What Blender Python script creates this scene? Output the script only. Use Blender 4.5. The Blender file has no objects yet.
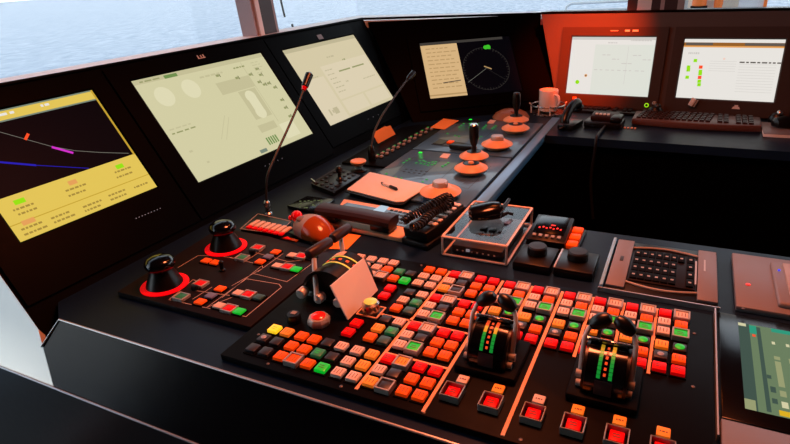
import bpy, bmesh, math, random
from mathutils import Matrix, Vector
random.seed(7)
scn = bpy.context.scene
COL = scn.collection
DZ = 0.85                       # height of the console top above the floor; everything below is built with the top at z = 0
# ------------------------------------------------------------------ camera frame (calibrated on the 790x444 photograph)
FPX = 574.58
CX, CY = 395.0, 222.0
R = Matrix(((0.89614691, -0.1323912, 0.42354846), (0.44018053, 0.38614555, -0.81063723), (-0.05623011, 0.91288783, 0.40431917)))
CAM = Vector((0, 0, 0.6))
def ray(px, py): return R @ Vector((px - CX, -(py - CY), -FPX))
def P(px, py, z=0.0):           # the point at height z above the console top seen at this spot of the photograph
    d = ray(px, py); return CAM + d * ((z - CAM.z) / d.z)
def lin(c):
    c /= 255.0
    return c / 12.92 if c <= 0.04045 else ((c + 0.055) / 1.055) ** 2.4
def S(r, g, b): return (lin(r), lin(g), lin(b), 1)
# ------------------------------------------------------------------ materials
def mat(name, col, rough=0.5, metal=0.0, emit=None, es=1.0, noise=0.0, nscale=60.0, bump=0.0, bscale=400.0, spec=0.5, coat=0.0):
    m = bpy.data.materials.new(name); m.use_nodes = True
    nt = m.node_tree; b = nt.nodes['Principled BSDF']
    c = tuple(col) if len(col) == 4 else (*col, 1)
    b.inputs['Base Color'].default_value = c
    b.inputs['Roughness'].default_value = rough; b.inputs['Metallic'].default_value = metal
    b.inputs['Specular IOR Level'].default_value = spec
    b.inputs['Coat Weight'].default_value = coat
    if emit:
        b.inputs['Emission Color'].default_value = tuple(emit) if len(emit) == 4 else (*emit, 1)
        b.inputs['Emission Strength'].default_value = es
    if noise or bump:
        tc = nt.nodes.new('ShaderNodeTexCoord')
    if noise:
        n = nt.nodes.new('ShaderNodeTexNoise'); n.inputs['Scale'].default_value = nscale; n.inputs['Detail'].default_value = 4
        nt.links.new(tc.outputs['Object'], n.inputs['Vector'])
        r = nt.nodes.new('ShaderNodeMapRange'); r.inputs['To Min'].default_value = max(0.02, rough - noise); r.inputs['To Max'].default_value = min(1, rough + noise)
        nt.links.new(n.outputs['Fac'], r.inputs['Value']); nt.links.new(r.outputs['Result'], b.inputs['Roughness'])
    if bump:
        n2 = nt.nodes.new('ShaderNodeTexNoise'); n2.inputs['Scale'].default_value = bscale; n2.inputs['Detail'].default_value = 3
        nt.links.new(tc.outputs['Object'], n2.inputs['Vector'])
        bp = nt.nodes.new('ShaderNodeBump'); bp.inputs['Strength'].default_value = bump; bp.inputs['Distance'].default_value = 0.001
        nt.links.new(n2.outputs['Fac'], bp.inputs['Height']); nt.links.new(bp.outputs['Normal'], b.inputs['Normal'])
    return m
def glow(name, rgb, es=1.0, base=None):
    c = S(*rgb); return mat(name, base or (c[0]*0.5, c[1]*0.5, c[2]*0.5, 1), 0.35, emit=c, es=es)
M = {}
M['desk'] = mat('desk_laminate', (0.006, 0.018, 0.042), 0.36, noise=0.05, nscale=30, spec=0.12)
M['farpanel'] = mat('panel_blue_grey', (0.032, 0.105, 0.205), 0.40, noise=0.04, spec=0.9, coat=0.4)
M['panel'] = mat('panel_black', (0.003, 0.0028, 0.0034), 0.45, noise=0.06, nscale=40, bump=0.06, bscale=1200, spec=0.04)
M['panel2'] = mat('panel_brown_black', (0.012, 0.009, 0.010), 0.48, noise=0.06, nscale=40, bump=0.06, bscale=1200, spec=0.08)
M['console'] = mat('console_black', (0.0008, 0.0008, 0.001), 0.5, noise=0.05, bump=0.06, bscale=700, spec=0.02)
M['apron'] = mat('apron_vinyl', (0.004, 0.004, 0.005), 0.24, noise=0.04, bump=0.08, bscale=500, spec=0.14)
M['lower'] = mat('lower_panel_vinyl', (0.006, 0.006, 0.007), 0.35, noise=0.04, spec=0.7)
M['endgrey'] = mat('end_panel_grey', (0.80, 0.77, 0.70), 0.36, metal=0.75, noise=0.05, nscale=12)
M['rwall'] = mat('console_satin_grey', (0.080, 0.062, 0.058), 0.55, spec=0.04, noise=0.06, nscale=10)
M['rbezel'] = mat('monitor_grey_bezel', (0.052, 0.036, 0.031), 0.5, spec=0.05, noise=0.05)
M['bezel'] = mat('bezel_black', (0.0008, 0.0008, 0.001), 0.4, noise=0.05, spec=0.02)
M['glossblack'] = mat('black_glass', (0.002, 0.002, 0.003), 0.16, spec=0.3)
M['radarblack'] = mat('radar_black', (0.0008, 0.0007, 0.0008), 0.4, spec=0.02)
M['drum'] = mat('drum_black_gloss', (0.002, 0.002, 0.003), 0.13, spec=0.6)
M['armgrey'] = mat('arm_pale_grey', (0.62, 0.60, 0.57), 0.35, metal=0.2)
M['black'] = mat('black_plastic', (0.0035, 0.003, 0.0032), 0.33, noise=0.06, spec=0.4)
M['matteblack'] = mat('matte_black', (0.0018, 0.0018, 0.0022), 0.6, noise=0.05, spec=0.06)
M['rubber'] = mat('black_rubber', (0.006, 0.006, 0.007), 0.45, bump=0.1, spec=0.4)
M['darkgrey'] = mat('dark_grey_plastic', (0.018, 0.018, 0.019), 0.45, noise=0.05)
M['steel'] = mat('brushed_steel', (0.62, 0.61, 0.60), 0.28, metal=1.0, noise=0.08, nscale=80)
M['trim'] = mat('trim_light_metal', (0.55, 0.57, 0.58), 0.35, metal=0.6, noise=0.06)
M['silver'] = mat('silver_frame', (0.48, 0.46, 0.44), 0.40, metal=0.35, noise=0.05)
M['screwgrey'] = mat('dull_screw', (0.12, 0.11, 0.11), 0.45, metal=0.3)
M['steelguard'] = mat('guard_steel', (0.42, 0.40, 0.38), 0.35, metal=0.5)
M['grey'] = mat('grey_plastic', (0.32, 0.30, 0.29), 0.45, noise=0.05)
M['mauve'] = mat('grey_metal_plate', (0.185, 0.175, 0.185), 0.45, metal=0.1, noise=0.05, nscale=25)
M['white'] = mat('white_plastic', (0.75, 0.74, 0.72), 0.4, noise=0.05)
M['paper'] = mat('paper', (0.80, 0.79, 0.76), 0.85, bump=0.05, bscale=200)
M['orangepaper'] = mat('orange_paper', (0.98, 0.34, 0.06), 0.8, bump=0.05, bscale=200)
M['line'] = mat('engraved_line', (0.50, 0.40, 0.34), 0.6)
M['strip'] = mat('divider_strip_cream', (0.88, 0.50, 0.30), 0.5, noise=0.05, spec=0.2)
M['ceramic'] = mat('white_ceramic', (0.8, 0.79, 0.77), 0.2, noise=0.03)
M['legend'] = mat('legend_ink', (0.10, 0.03, 0.015), 0.6)
M['legendw'] = mat('legend_white', (0.55, 0.52, 0.5), 0.5)
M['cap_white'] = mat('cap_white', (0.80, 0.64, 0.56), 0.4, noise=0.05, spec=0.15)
M['cap_orange'] = mat('cap_orange', (0.88, 0.14, 0.008), 0.36, emit=S(255, 62, 4), es=0.28, spec=0.1)
M['cap_amber'] = mat('cap_amber', (0.90, 0.36, 0.07), 0.36, emit=S(255, 120, 20), es=0.30, spec=0.1)
M['cap_yellow'] = mat('cap_yellow', (0.9, 0.6, 0.1), 0.35, emit=S(255, 205, 20), es=0.85)
M['cap_red'] = mat('cap_red', (0.66, 0.004, 0.006), 0.36, emit=S(255, 5, 10), es=0.30, spec=0.1)
M['cap_green'] = mat('cap_green', (0.01, 0.22, 0.04), 0.35, emit=S(0, 225, 45), es=0.5)
M['cap_dimgreen'] = mat('cap_dim_green', (0.03, 0.22, 0.12), 0.4, emit=S(0, 120, 60), es=0.15)
M['cap_teal'] = mat('cap_teal', (0.03, 0.10, 0.09), 0.4)
M['cap_dark'] = mat('cap_dark', (0.020, 0.017, 0.021), 0.4, noise=0.05)
M['cap_blue'] = mat('cap_blue', (0.16, 0.19, 0.34), 0.4)
M['lens_white'] = mat('lens_white', (0.36, 0.34, 0.36), 0.2, emit=S(220, 215, 230), es=0.06)
M['redring'] = mat('red_ring', (0.80, 0.004, 0.012), 0.5, emit=S(255, 4, 16), es=0.55, spec=0.1)
M['redlens'] = mat('red_lens', (0.75, 0.02, 0.015), 0.15, emit=S(255, 30, 20), es=0.35)
M['redball'] = mat('red_ball', (0.70, 0.006, 0.015), 0.12, emit=S(255, 10, 20), es=0.06)
M['yellowlens'] = mat('yellow_lens', (0.78, 0.80, 0.25), 0.25, emit=S(215, 225, 90), es=0.3)
M['orangeplastic_glint'] = mat('orange_plastic_and_glint', (0.34, 0.075, 0.012), 0.18, noise=0.05)  # orange plastic; also painted as a lamp reflection on the trackball mouse
M['ledgreen'] = glow('led_green', (25, 190, 70), 0.38)
M['bar_skytint'] = mat('bar_window_reflection_blue', (0.22, 0.55, 0.85), 0.3, noise=0.05)  # pale blue puts the window reflection into the bar's colour
M['ledgreen2'] = glow('led_green_bright', (30, 255, 60), 1.0)
M['ledyellow'] = glow('led_yellow', (225, 175, 40), 0.5)
M['ledorange'] = glow('led_orange', (255, 90, 40), 0.6)
M['ledred'] = glow('led_red', (255, 40, 25), 0.8)
M['ledblue'] = glow('led_blue', (60, 70, 255), 1.0)
M['ledwhite'] = glow('led_white', (150, 150, 160), 0.6)
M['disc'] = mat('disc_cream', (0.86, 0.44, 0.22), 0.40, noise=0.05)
M['brownwood'] = mat('brown_dome', (0.30, 0.16, 0.09), 0.35, noise=0.05)
M['grip'] = mat('grip_brown_rubber', (0.028, 0.011, 0.009), 0.4, bump=0.15, bscale=300, spec=0.25)
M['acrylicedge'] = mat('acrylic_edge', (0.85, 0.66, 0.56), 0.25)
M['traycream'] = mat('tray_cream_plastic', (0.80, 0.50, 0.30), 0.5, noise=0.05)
M['covdev'] = mat('covered_unit_blue_black', (0.015, 0.02, 0.032), 0.4, noise=0.05)
# screens
def screen(name, rgb, es=1.0): return mat(name, (0.0015, 0.0015, 0.0015, 1), 0.4, emit=S(*rgb), es=es, spec=0.02)
M['s_tan'] = screen('screen_tan', (210, 205, 164)); M['s_tan2'] = screen('screen_tan_light', (222, 217, 180)); M['s_tan3'] = screen('screen_tan_dark', (196, 190, 150))
M['s_pink'] = screen('screen_warm', (212, 200, 165)); M['s_pink2'] = screen('screen_warm_light', (219, 206, 176)); M['s_pink3'] = screen('screen_warm_dark', (190, 180, 146))
M['s_olive'] = screen('screen_olive', (150, 152, 104)); M['s_dkolive'] = screen('screen_dark_olive', (108, 112, 72)); M['s_grn'] = screen('screen_green', (110, 142, 78))
M['s_blk'] = screen('screen_black', (4, 4, 8)); M['s_yel'] = screen('screen_yellow', (226, 196, 88)); M['s_yel2'] = screen('screen_yellow_dark', (196, 160, 52))
M['s_ink'] = screen('screen_ink', (166, 138, 62)); M['s_red'] = screen('screen_red', (255, 80, 40)); M['s_mag'] = screen('screen_magenta', (215, 50, 205))
M['s_blue'] = screen('screen_blue', (30, 30, 180)); M['s_line'] = screen('screen_line', (120, 120, 110)); M['s_lime'] = screen('screen_lime', (150, 225, 20))
M['s_salm'] = screen('screen_salmon', (228, 160, 90)); M['s_gry'] = screen('screen_greyblue', (120, 135, 120))
M['s_white'] = screen('screen_white', (232, 228, 222)); M['s_white2'] = screen('screen_white_cool', (222, 224, 214)); M['s_rose'] = screen('screen_rose', (240, 205, 190))
M['s_lgt'] = screen('screen_lightgrey', (205, 200, 194)); M['s_brown'] = screen('screen_brown', (150, 95, 40)); M['s_dk'] = screen('screen_darkgrey', (95, 88, 82))
M['s_radtan'] = screen('radar_tan', (214, 178, 128)); M['s_radtan2'] = screen('radar_tan_dark', (180, 145, 98)); M['s_radgrey'] = screen('radar_grey', (62, 58, 54)); M['s_radgreen'] = screen('radar_green', (60, 190, 40))
M['s_moss'] = screen('low_screen_moss', (104, 124, 92)); M['s_moss2'] = screen('low_screen_light', (150, 155, 112)); M['s_mosd'] = screen('low_screen_dark', (62, 82, 72)); M['s_teal'] = screen('low_screen_teal', (40, 150, 120)); M['s_amb'] = screen('low_screen_amber', (220, 175, 30))
M['edge_skytint'] = mat('desk_edge_window_reflection', (0.14, 0.42, 0.72), 0.3, metal=0.2, noise=0.05)  # blue stands for window light mirrored along the edge, put into the colour
# room
M['wall'] = mat('wall_paint', (0.10, 0.09, 0.085), 0.7, noise=0.05, nscale=5)
M['floor'] = mat('floor_vinyl', (0.012, 0.012, 0.014), 0.6, noise=0.1, nscale=8, bump=0.1)
M['ceil'] = mat('ceiling_panels', (0.10, 0.09, 0.09), 0.7, noise=0.05, nscale=6)
M['ledge'] = mat('window_ledge_white', (0.85, 0.86, 0.86), 0.5, noise=0.05)
M['pillar'] = mat('pillar_maroon', (0.030, 0.012, 0.012), 0.55, noise=0.05)
M['pillar_m'] = mat('pillar_mauve', (0.36, 0.27, 0.27), 0.55, noise=0.05)
M['pillar_w'] = mat('pillar_white_strip', (0.80, 0.75, 0.74), 0.5)
M['outwall'] = mat('painted_bulkhead', (0.96, 0.86, 0.68), 0.6, noise=0.05, nscale=4)
M['safety'] = mat('safety_orange', (0.98, 0.20, 0.03), 0.45, noise=0.05)
M['rail'] = mat('rail_white_paint', (0.85, 0.85, 0.85), 0.4, noise=0.05)
def glassmat(name, tint, gl=0.012, rough=0.0):
    m = bpy.data.materials.new(name); m.use_nodes = True; nt = m.node_tree; nt.nodes.clear()
    o = nt.nodes.new('ShaderNodeOutputMaterial'); mx = nt.nodes.new('ShaderNodeMixShader'); t = nt.nodes.new('ShaderNodeBsdfTransparent'); g = nt.nodes.new('ShaderNodeBsdfGlossy')
    t.inputs['Color'].default_value = (*tint, 1); g.inputs['Roughness'].default_value = rough
    lw = nt.nodes.new('ShaderNodeLayerWeight'); pw = nt.nodes.new('ShaderNodeMath'); pw.operation = 'POWER'; pw.inputs[1].default_value = 5.0
    ml = nt.nodes.new('ShaderNodeMath'); ml.operation = 'MULTIPLY_ADD'; ml.inputs[1].default_value = 0.9; ml.inputs[2].default_value = gl
    nt.links.new(lw.outputs['Facing'], pw.inputs[0]); nt.links.new(pw.outputs[0], ml.inputs[0]); nt.links.new(ml.outputs[0], mx.inputs['Fac'])
    nt.links.new(t.outputs[0], mx.inputs[1]); nt.links.new(g.outputs[0], mx.inputs[2]); nt.links.new(mx.outputs[0], o.inputs['Surface'])
    return m
M['glass'] = glassmat('window_glass', (0.97, 0.985, 0.98))
M['acrylic'] = glassmat('clear_acrylic', (0.94, 0.93, 0.92), 0.05)
# ------------------------------------------------------------------ mesh builder
def frame(o, x, y, z):
    return Matrix(((x[0], y[0], z[0], o[0]), (x[1], y[1], z[1], o[1]), (x[2], y[2], z[2], o[2]), (0, 0, 0, 1)))
def T(x=0, y=0, z=0): return Matrix.Translation((x, y, z))
def RX(a): return Matrix.Rotation(math.radians(a), 4, 'X')
def RY(a): return Matrix.Rotation(math.radians(a), 4, 'Y')
def RZ(a): return Matrix.Rotation(math.radians(a), 4, 'Z')
class MB:
    def __init__(s): s.v = []; s.f = []; s.m = []
    def add(s, vs, fs, m=0, X=None):
        n = len(s.v)
        for v in vs: s.v.append((X @ Vector(v)) if X else Vector(v))
        for f in fs: s.f.append([n + i for i in f]); s.m.append(m)
        return s
    def box(s, c, d, m=0, X=None, bev=0.0, seg=2, taper=1.0):
        x, y, z = d[0]/2, d[1]/2, d[2]/2
        A = T(*c) if X is None else X @ T(*c)
        vs = [(-x,-y,-z),(x,-y,-z),(x,y,-z),(-x,y,-z),(-x*taper,-y*taper,z),(x*taper,-y*taper,z),(x*taper,y*taper,z),(-x*taper,y*taper,z)]
        fs = [(0,3,2,1),(4,5,6,7),(0,1,5,4),(1,2,6,5),(2,3,7,6),(3,0,4,7)]
        if bev <= 0: return s.add(vs, fs, m, A)
        bm = bmesh.new(); bv = [bm.verts.new(v) for v in vs]
        for f in fs: bm.faces.new([bv[i] for i in f])
        bmesh.ops.bevel(bm, geom=list(bm.edges), offset=min(bev, min(d)*0.45), segments=seg, profile=0.5, affect='EDGES')
        bm.verts.index_update()
        s.add([v.co.copy() for v in bm.verts], [[v.index for v in f.verts] for f in bm.faces], m, A); bm.free(); return s
    def prism(s, poly, z0, z1, m=0, X=None, bev=0.0):
        bm = bmesh.new(); lo = [bm.verts.new((p[0], p[1], z0)) for p in poly]
        f = bm.faces.new(lo); f.normal_update()
        if f.normal.z < 0: f.normal_flip()
        r = bmesh.ops.extrude_face_region(bm, geom=[f])
        for g in r['geom']:
            if isinstance(g, bmesh.types.BMVert): g.co.z = z1
        bmesh.ops.recalc_face_normals(bm, faces=bm.faces)
        if bev: bmesh.ops.bevel(bm, geom=list(bm.edges), offset=bev, segments=2, profile=0.5, affect='EDGES')
        bm.verts.index_update()
        s.add([v.co.copy() for v in bm.verts], [[v.index for v in f.verts] for f in bm.faces], m, X); bm.free(); return s
    def lathe(s, prof, m=0, X=None, seg=32, a0=0.0, a1=360.0):
        full = abs(a1 - a0) >= 359.9; n = seg if full else seg + 1
        vs = []; fs = []
        for r, z in prof:
            for k in range(n):
                a = math.radians(a0 + (a1 - a0) * k / seg); vs.append((r * math.cos(a), r * math.sin(a), z))
        for i in range(len(prof) - 1):
            for k in range(seg):
                k2 = (k + 1) % n; fs.append((i*n+k, i*n+k2, (i+1)*n+k2, (i+1)*n+k))
        if full:
            if prof[0][0] > 1e-6: fs.append(tuple(reversed(range(n))))
            if prof[-1][0] > 1e-6: fs.append(tuple((len(prof)-1)*n + k for k in range(n)))
        return s.add(vs, fs, m, X)
    def ball(s, c, r, m=0, X=None, seg=20, sc=(1,1,1)):
        prof = [(max(1e-7, math.sin(math.pi*i/12)) , -math.cos(math.pi*i/12)) for i in range(13)]
        prof[0] = (1e-7, -1); prof[-1] = (1e-7, 1)
        A = T(*c) @ Matrix.Diagonal((r*sc[0], r*sc[1], r*sc[2], 1)); 
        return s.lathe(prof, m, (X @ A) if X else A, seg)
    def tube(s, pts, r, m=0, X=None, seg=10, flat=1.0):
        pts = [Vector(p) for p in pts]; n = len(pts); rr = r if isinstance(r, (list, tuple)) else [r]*n
        up = Vector((0, 0, 1)); vs = []; fs = []; prevn = None
        for i, p in enumerate(pts):
            d = (pts[min(i+1, n-1)] - pts[max(i-1, 0)]).normalized()
            if prevn is None:
                a = up if abs(d.z) < 0.9 else Vector((1, 0, 0)); nn = (a - d * a.dot(d)).normalized()
            else: nn = (prevn - d * prevn.dot(d)).normalized()
            prevn = nn; bb = d.cross(nn)
            for k in range(seg):
                a = 2*math.pi*k/seg; vs.append(p + nn*(math.cos(a)*rr[i]) + bb*(math.sin(a)*rr[i]*flat))
        for i in range(n-1):
            for k in range(seg): k2 = (k+1) % seg; fs.append((i*seg+k, i*seg+k2, (i+1)*seg+k2, (i+1)*seg+k))
        fs.append(tuple(reversed(range(seg)))); fs.append(tuple((n-1)*seg+k for k in range(seg)))
        return s.add(vs, fs, m, X)
    def cyl(s, p, q, r, m=0, X=None, seg=20): return s.tube([p, q], r, m, X, seg)
    def rect(s, x0, y0, x1, y1, z, m=0, X=None):
        return s.add([(x0,y0,z),(x1,y0,z),(x1,y1,z),(x0,y1,z)], [(0,1,2,3)], m, X)
    def stroke(s, pts, w, z, m=0, X=None):
        for a, b in zip(pts[:-1], pts[1:]):
            a = Vector((a[0], a[1])); b = Vector((b[0], b[1])); d = (b - a)
            if d.length < 1e-7: continue
            d.normalize(); nrm = Vector((-d.y, d.x)) * (w/2); a = a - d*(w*0.3); b = b + d*(w*0.3)
            s.add([(*(a-nrm), z), (*(b-nrm), z), (*(b+nrm), z), (*(a+nrm), z)], [(0,1,2,3)], m, X)
        return s
    def disc(s, x, y, r, z, m=0, X=None, seg=20, sy=1.0):
        return s.add([(x + r*math.cos(2*math.pi*k/seg), y + r*sy*math.sin(2*math.pi*k/seg), z) for k in range(seg)], [tuple(range(seg))], m, X)
    def data(s, name, mats):
        me = bpy.data.meshes.new(name); me.from_pydata([tuple(v) for v in s.v], [], s.f)
        for m in (mats if isinstance(mats, (list, tuple)) else [mats]): me.materials.append(M[m] if isinstance(m, str) else m)
        me.polygons.foreach_set('material_index', s.m); me.polygons.foreach_set('use_smooth', [True]*len(s.f))
        me.set_sharp_from_angle(angle=math.radians(35)); me.validate(); me.update(); return me
    def build(s, name, mats, parent=None, X=None):
        o = bpy.data.objects.new(name, s.data(name, mats)); COL.objects.link(o)
        if parent: o.parent = parent
        if X is not None: o.matrix_local = X
        return o
def tag(o, label=None, cat=None, group=None, kind=None):
    if label: o['label'] = label
    if cat: o['category'] = cat
    if group: o['group'] = group
    if kind: o['kind'] = kind
    return o
def thing(name, label, cat, X, group=None):
    o = bpy.data.objects.new(name, None); COL.objects.link(o); o.empty_display_size = 0.02
    o.matrix_world = X if isinstance(X, Matrix) else T(*X)
    return tag(o, label, cat, group)
def struct(name, mb, mats, X=None): return tag(mb.build(name, mats, None, X), kind='structure')
def put(name, me, parent, loc=(0,0,0), rz=0.0):
    o = bpy.data.objects.new(name, me); COL.objects.link(o); o.parent = parent; o.location = loc; o.rotation_euler = (0, 0, rz); return o
def copy_tree(o, parent=None):
    c = o.copy(); COL.objects.link(c)
    if parent: c.parent = parent
    for ch in list(o.children): copy_tree(ch, c)
    return c
# ------------------------------------------------------------------ planes of the console
def plane_frame(o, deg, tilt):
    u = Vector((math.cos(math.radians(deg)), math.sin(math.radians(deg)), 0)); sd = Vector((-u.y, u.x, 0))
    v = sd*math.cos(math.radians(tilt)) + Vector((0, 0, math.sin(math.radians(tilt)))); return frame(o, u, v, u.cross(v))
WING = plane_frame((-1.168, 1.083, 0.09), 87, 55.5)       # left bank of screens
RS = 1.06                                                 # size of the far bank
REAR = plane_frame((-0.44*RS, 2.43*RS, 0.6 - 0.51*RS), -4, 78)           # bank at the far side
def on(F, px, py):
    o = F.translation; n = F.col[2].to_3d(); d = ray(px, py); t = (o - CAM).dot(n) / d.dot(n)
    q = F.inverted() @ (CAM + d*t); return (q.x, q.y)
def wp(F, u, v, w=0): return F @ Vector((u, v, w))
A1 = wp(WING, 1.238, 0.37)
CORNER = plane_frame(A1, 37, 51)                          # angled corner bank with the radar
def inK(p): q = CORNER.inverted() @ p; return (q.x, q.y)

# ------------------------------------------------------------------ room, windows, sea
CEIL = 1.45
struct('floor', MB().box((0.6, 0.3, -DZ-0.03), (6.4, 7.4, 0.06)), 'floor')
G = [Vector((-1.80, -2.5)), Vector((-1.505, 2.62)), Vector((-0.70, 3.04)), Vector((2.9, 2.79))]   # foot line of the window glass
LEAN = math.tan(math.radians(5))
def wall_strip(a, b, z0, z1, th, lean=True):
    d = (b - a).normalized(); n = Vector((-d.y, d.x))     # outward (left of travel)
    vs = []
    for p in (a, b):
        for z in (z0, z1):
            off = n*(LEAN*(z - 0.36)) if lean else n*0
            for t in (0, th):
                q = p + off + n*t; vs.append((q.x, q.y, z))
    return MB().add(vs, [(0,4,5,1),(2,3,7,6),(0,2,6,4),(1,5,7,3),(0,1,3,2),(4,6,7,5)])
WINZ0, WINZ1 = 0.36, 1.22
def along(k): return G[0] + (G[1] - G[0])*k
K0, K1 = 0.40, 0.592                                     # the added side door stands between these two places of the left wall
struct('wall_left', wall_strip(along(K1), G[1], -DZ, WINZ0 - 0.005, 0.10, False), 'wall')
struct('wall_left_rear', wall_strip(G[0], along(K0), -DZ, CEIL, 0.10, False), 'wall')
struct('wall_left_upper', wall_strip(along(K0), G[1], WINZ1, CEIL, 0.10), 'wall')
struct('window_1', wall_strip(along(K0), G[1], WINZ0, WINZ1, 0.006), 'glass')
for i, nm in ((1, 'corner'), (2, 'front')):
    struct('wall_' + nm, wall_strip(G[i], G[i+1], -DZ, WINZ0 - 0.005, 0.10, False), 'wall')
    struct('wall_' + nm + '_upper', wall_strip(G[i], G[i+1], WINZ1, CEIL, 0.10), 'wall')
    struct('window_%d' % (i + 1), wall_strip(G[i], G[i+1], WINZ0, WINZ1, 0.006), 'glass')
# unseen glazed side door, added so daylight reaches the near end of the console
dA, dB = along(K0), along(K1)
struct('added_door_1', wall_strip(dA, dB, -DZ + 0.10, WINZ0 - 0.005, 0.006, False), 'glass')
df = MB()
for z0, z1 in ((-DZ, -DZ + 0.10), (WINZ0 - 0.03, WINZ0)): 
    w_ = wall_strip(dA, dB, z0, z1, 0.05, False); df.add(w_.v, w_.f)
struct('trim_4', df, 'pillar_m')
struct('wall_back', MB().box((0.55, -2.55, 0.3), (4.9, 0.1, 2.3)), 'wall')
struct('wall_right', MB().box((2.95, 0.0, 0.3), (0.1, 5.2, 2.3)), 'wall')
struct('ceiling', MB().box((0.5, 0.1, CEIL + 0.03), (5.6, 6.0, 0.06)), 'ceil')
# white ledge between the console top and the glass
T0 = wp(WING, -0.537, 0.372); T1 = wp(WING, 1.235, 0.372); T2 = wp(CORNER, on(CORNER, 541, 14)[0], on(CORNER, 541, 14)[1]); T3 = wp(REAR, 2.4, 0.30*RS); TR0 = wp(REAR, -0.139*RS, 0.30*RS)
LZ = 0.394
led = MB().prism([(T0.x, T0.y), (T1.x, T1.y), (T2.x, T2.y), (G[2].x + 0.05, G[2].y - 0.008), (G[2].x, G[2].y - 0.004), (G[1].x + 0.004, G[1].y - 0.004), (G[1].x - 0.115, 0.58)], LZ - 0.03, LZ)
for k_, v_ in enumerate(led.v):      # the ledge dips with the corner bank
    if v_.y > 2.75: v_.z -= 0.034
struct('trim_5', MB().prism([(TR0.x, TR0.y), (T3.x, T3.y), (G[3].x - 0.35, G[3].y + 0.02), (G[2].x + 0.05, G[2].y - 0.008), (T2.x, T2.y + 0.005)], 0.335, 0.360), 'pillar')
struct('trim_1', led, 'ledge')
def leaning_bar(pts, z0, z1, nrm, m=0, mb=None):
    mb = mb or MB(); n = len(pts); vs = []
    for z in (z0, z1):
        for p in pts: vs.append((p[0] + nrm[0]*LEAN*(z - LZ), p[1] + nrm[1]*LEAN*(z - LZ), z))
    fs = [(k, (k+1) % n, n + (k+1) % n, n + k) for k in range(n)] + [tuple(reversed(range(n))), tuple(range(n, 2*n))]
    return mb.add(vs, fs, m)
# pillar between the left windows: mauve cheek, white strip, maroon face, pale edge and black gasket
def qrect(x0, y0, x1, y1): return [(x0, y0), (x1, y0), (x1, y1), (x0, y1)]
pil = MB(); nl = (-1, 0)
leaning_bar(qrect(-1.538, 1.790, -1.470, 1.799), LZ, 1.3, nl, 0, pil)
leaning_bar(qrect(-1.538, 1.799, -1.475, 1.806), LZ, 1.3, nl, 1, pil)
leaning_bar(qrect(-1.538, 1.806, -1.462, 1.829), LZ, 1.3, nl, 2, pil)
leaning_bar(qrect(-1.538, 1.829, -1.468, 1.912), LZ, 1.3, nl, 1, pil)
leaning_bar(qrect(-1.538, 1.912, -1.472, 1.928), LZ, 1.3, nl, 0, pil)
leaning_bar(qrect(-1.538, 1.928, -1.478, 1.938), LZ, 1.3, nl, 3, pil)
struct('trim_2', pil, ['pillar_m', 'pillar', 'pillar_w', 'matteblack'])
# pillar at the far right of the front windows
pr = MB(); nf = (0.07, 1)
def fx(px): d = ray(px, 9); return CAM + d*(2.80/d.y)
def fbar(p0, p1, dep, m):
    a, b = fx(p0), fx(p1); leaning_bar([(a.x, a.y), (b.x, b.y), (b.x + 0.01, b.y + dep), (a.x + 0.01, a.y + dep)], 0.34, 1.3, nf, m, pr)
fbar(627, 637, 0.16, 0); fbar(637, 651, 0.10, 1); fbar(651, 660, 0.16, 0); fbar(660, 664, 0.12, 2); fbar(664, 677, 0.16, 0); fbar(677, 684, 0.12, 3)
struct('trim_3', pr, ['pillar', 'pillar_w', 'pillar_m', 'grey'])
# painted bulkhead with two orange lights, seen through the far right window, and its orange door edge
bk = MB(); K_ = 6.0/3.3; bk.box((0.065*K_, 6.0, -0.5), (0.30*K_, 0.06, 3.0), 0); bk.box((0.216*K_, 5.97, -0.5), (0.10*K_, 0.10, 3.0), 1); bk.box((0.272*K_, 5.96, -0.5), (0.013*K_, 0.12, 3.0), 2)
struct('wall_outer', bk, ['outwall', 'pillar_w', 'safety'])
# sea
sm = bpy.data.materials.new('sea_water'); sm.use_nodes = True; nt = sm.node_tree; b = nt.nodes['Principled BSDF']
b.inputs['Roughness'].default_value = 0.35; b.inputs['IOR'].default_value = 1.33; b.inputs['Specular IOR Level'].default_value = 0.2
tc = nt.nodes.new('ShaderNodeTexCoord'); mp = nt.nodes.new('ShaderNodeMapping'); mp.inputs['Scale'].default_value = (1.15, 0.42, 1); mp.inputs['Rotation'].default_value = (0, 0, math.radians(38))
n1 = nt.nodes.new('ShaderNodeTexNoise'); n1.inputs['Scale'].default_value = 0.8; n1.inputs['Detail'].default_value = 7; n1.inputs['Roughness'].default_value = 0.65
cr = nt.nodes.new('ShaderNodeValToRGB'); cr.color_ramp.elements[0].position = 0.36; cr.color_ramp.elements[0].color = S(88, 128, 166); cr.color_ramp.elements[1].position = 0.62; cr.color_ramp.elements[1].color = S(166, 186, 206)
nt.links.new(tc.outputs['Object'], mp.inputs['Vector']); nt.links.new(mp.outputs['Vector'], n1.inputs['Vector']); nt.links.new(n1.outputs['Fac'], cr.inputs['Fac']); nt.links.new(cr.outputs['Color'], b.inputs['Base Color'])
bp = nt.nodes.new('ShaderNodeBump'); bp.inputs['Strength'].default_value = 0.5; bp.inputs['Distance'].default_value = 0.25
nt.links.new(n1.outputs['Fac'], bp.inputs['Height']); nt.links.new(bp.outputs['Normal'], b.inputs['Normal'])
sea = struct('sea', MB().add([(-900, -900, -13), (900, -900, -13), (900, 900, -13), (-900, 900, -13)], [(0, 1, 2, 3)]), [sm])
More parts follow.
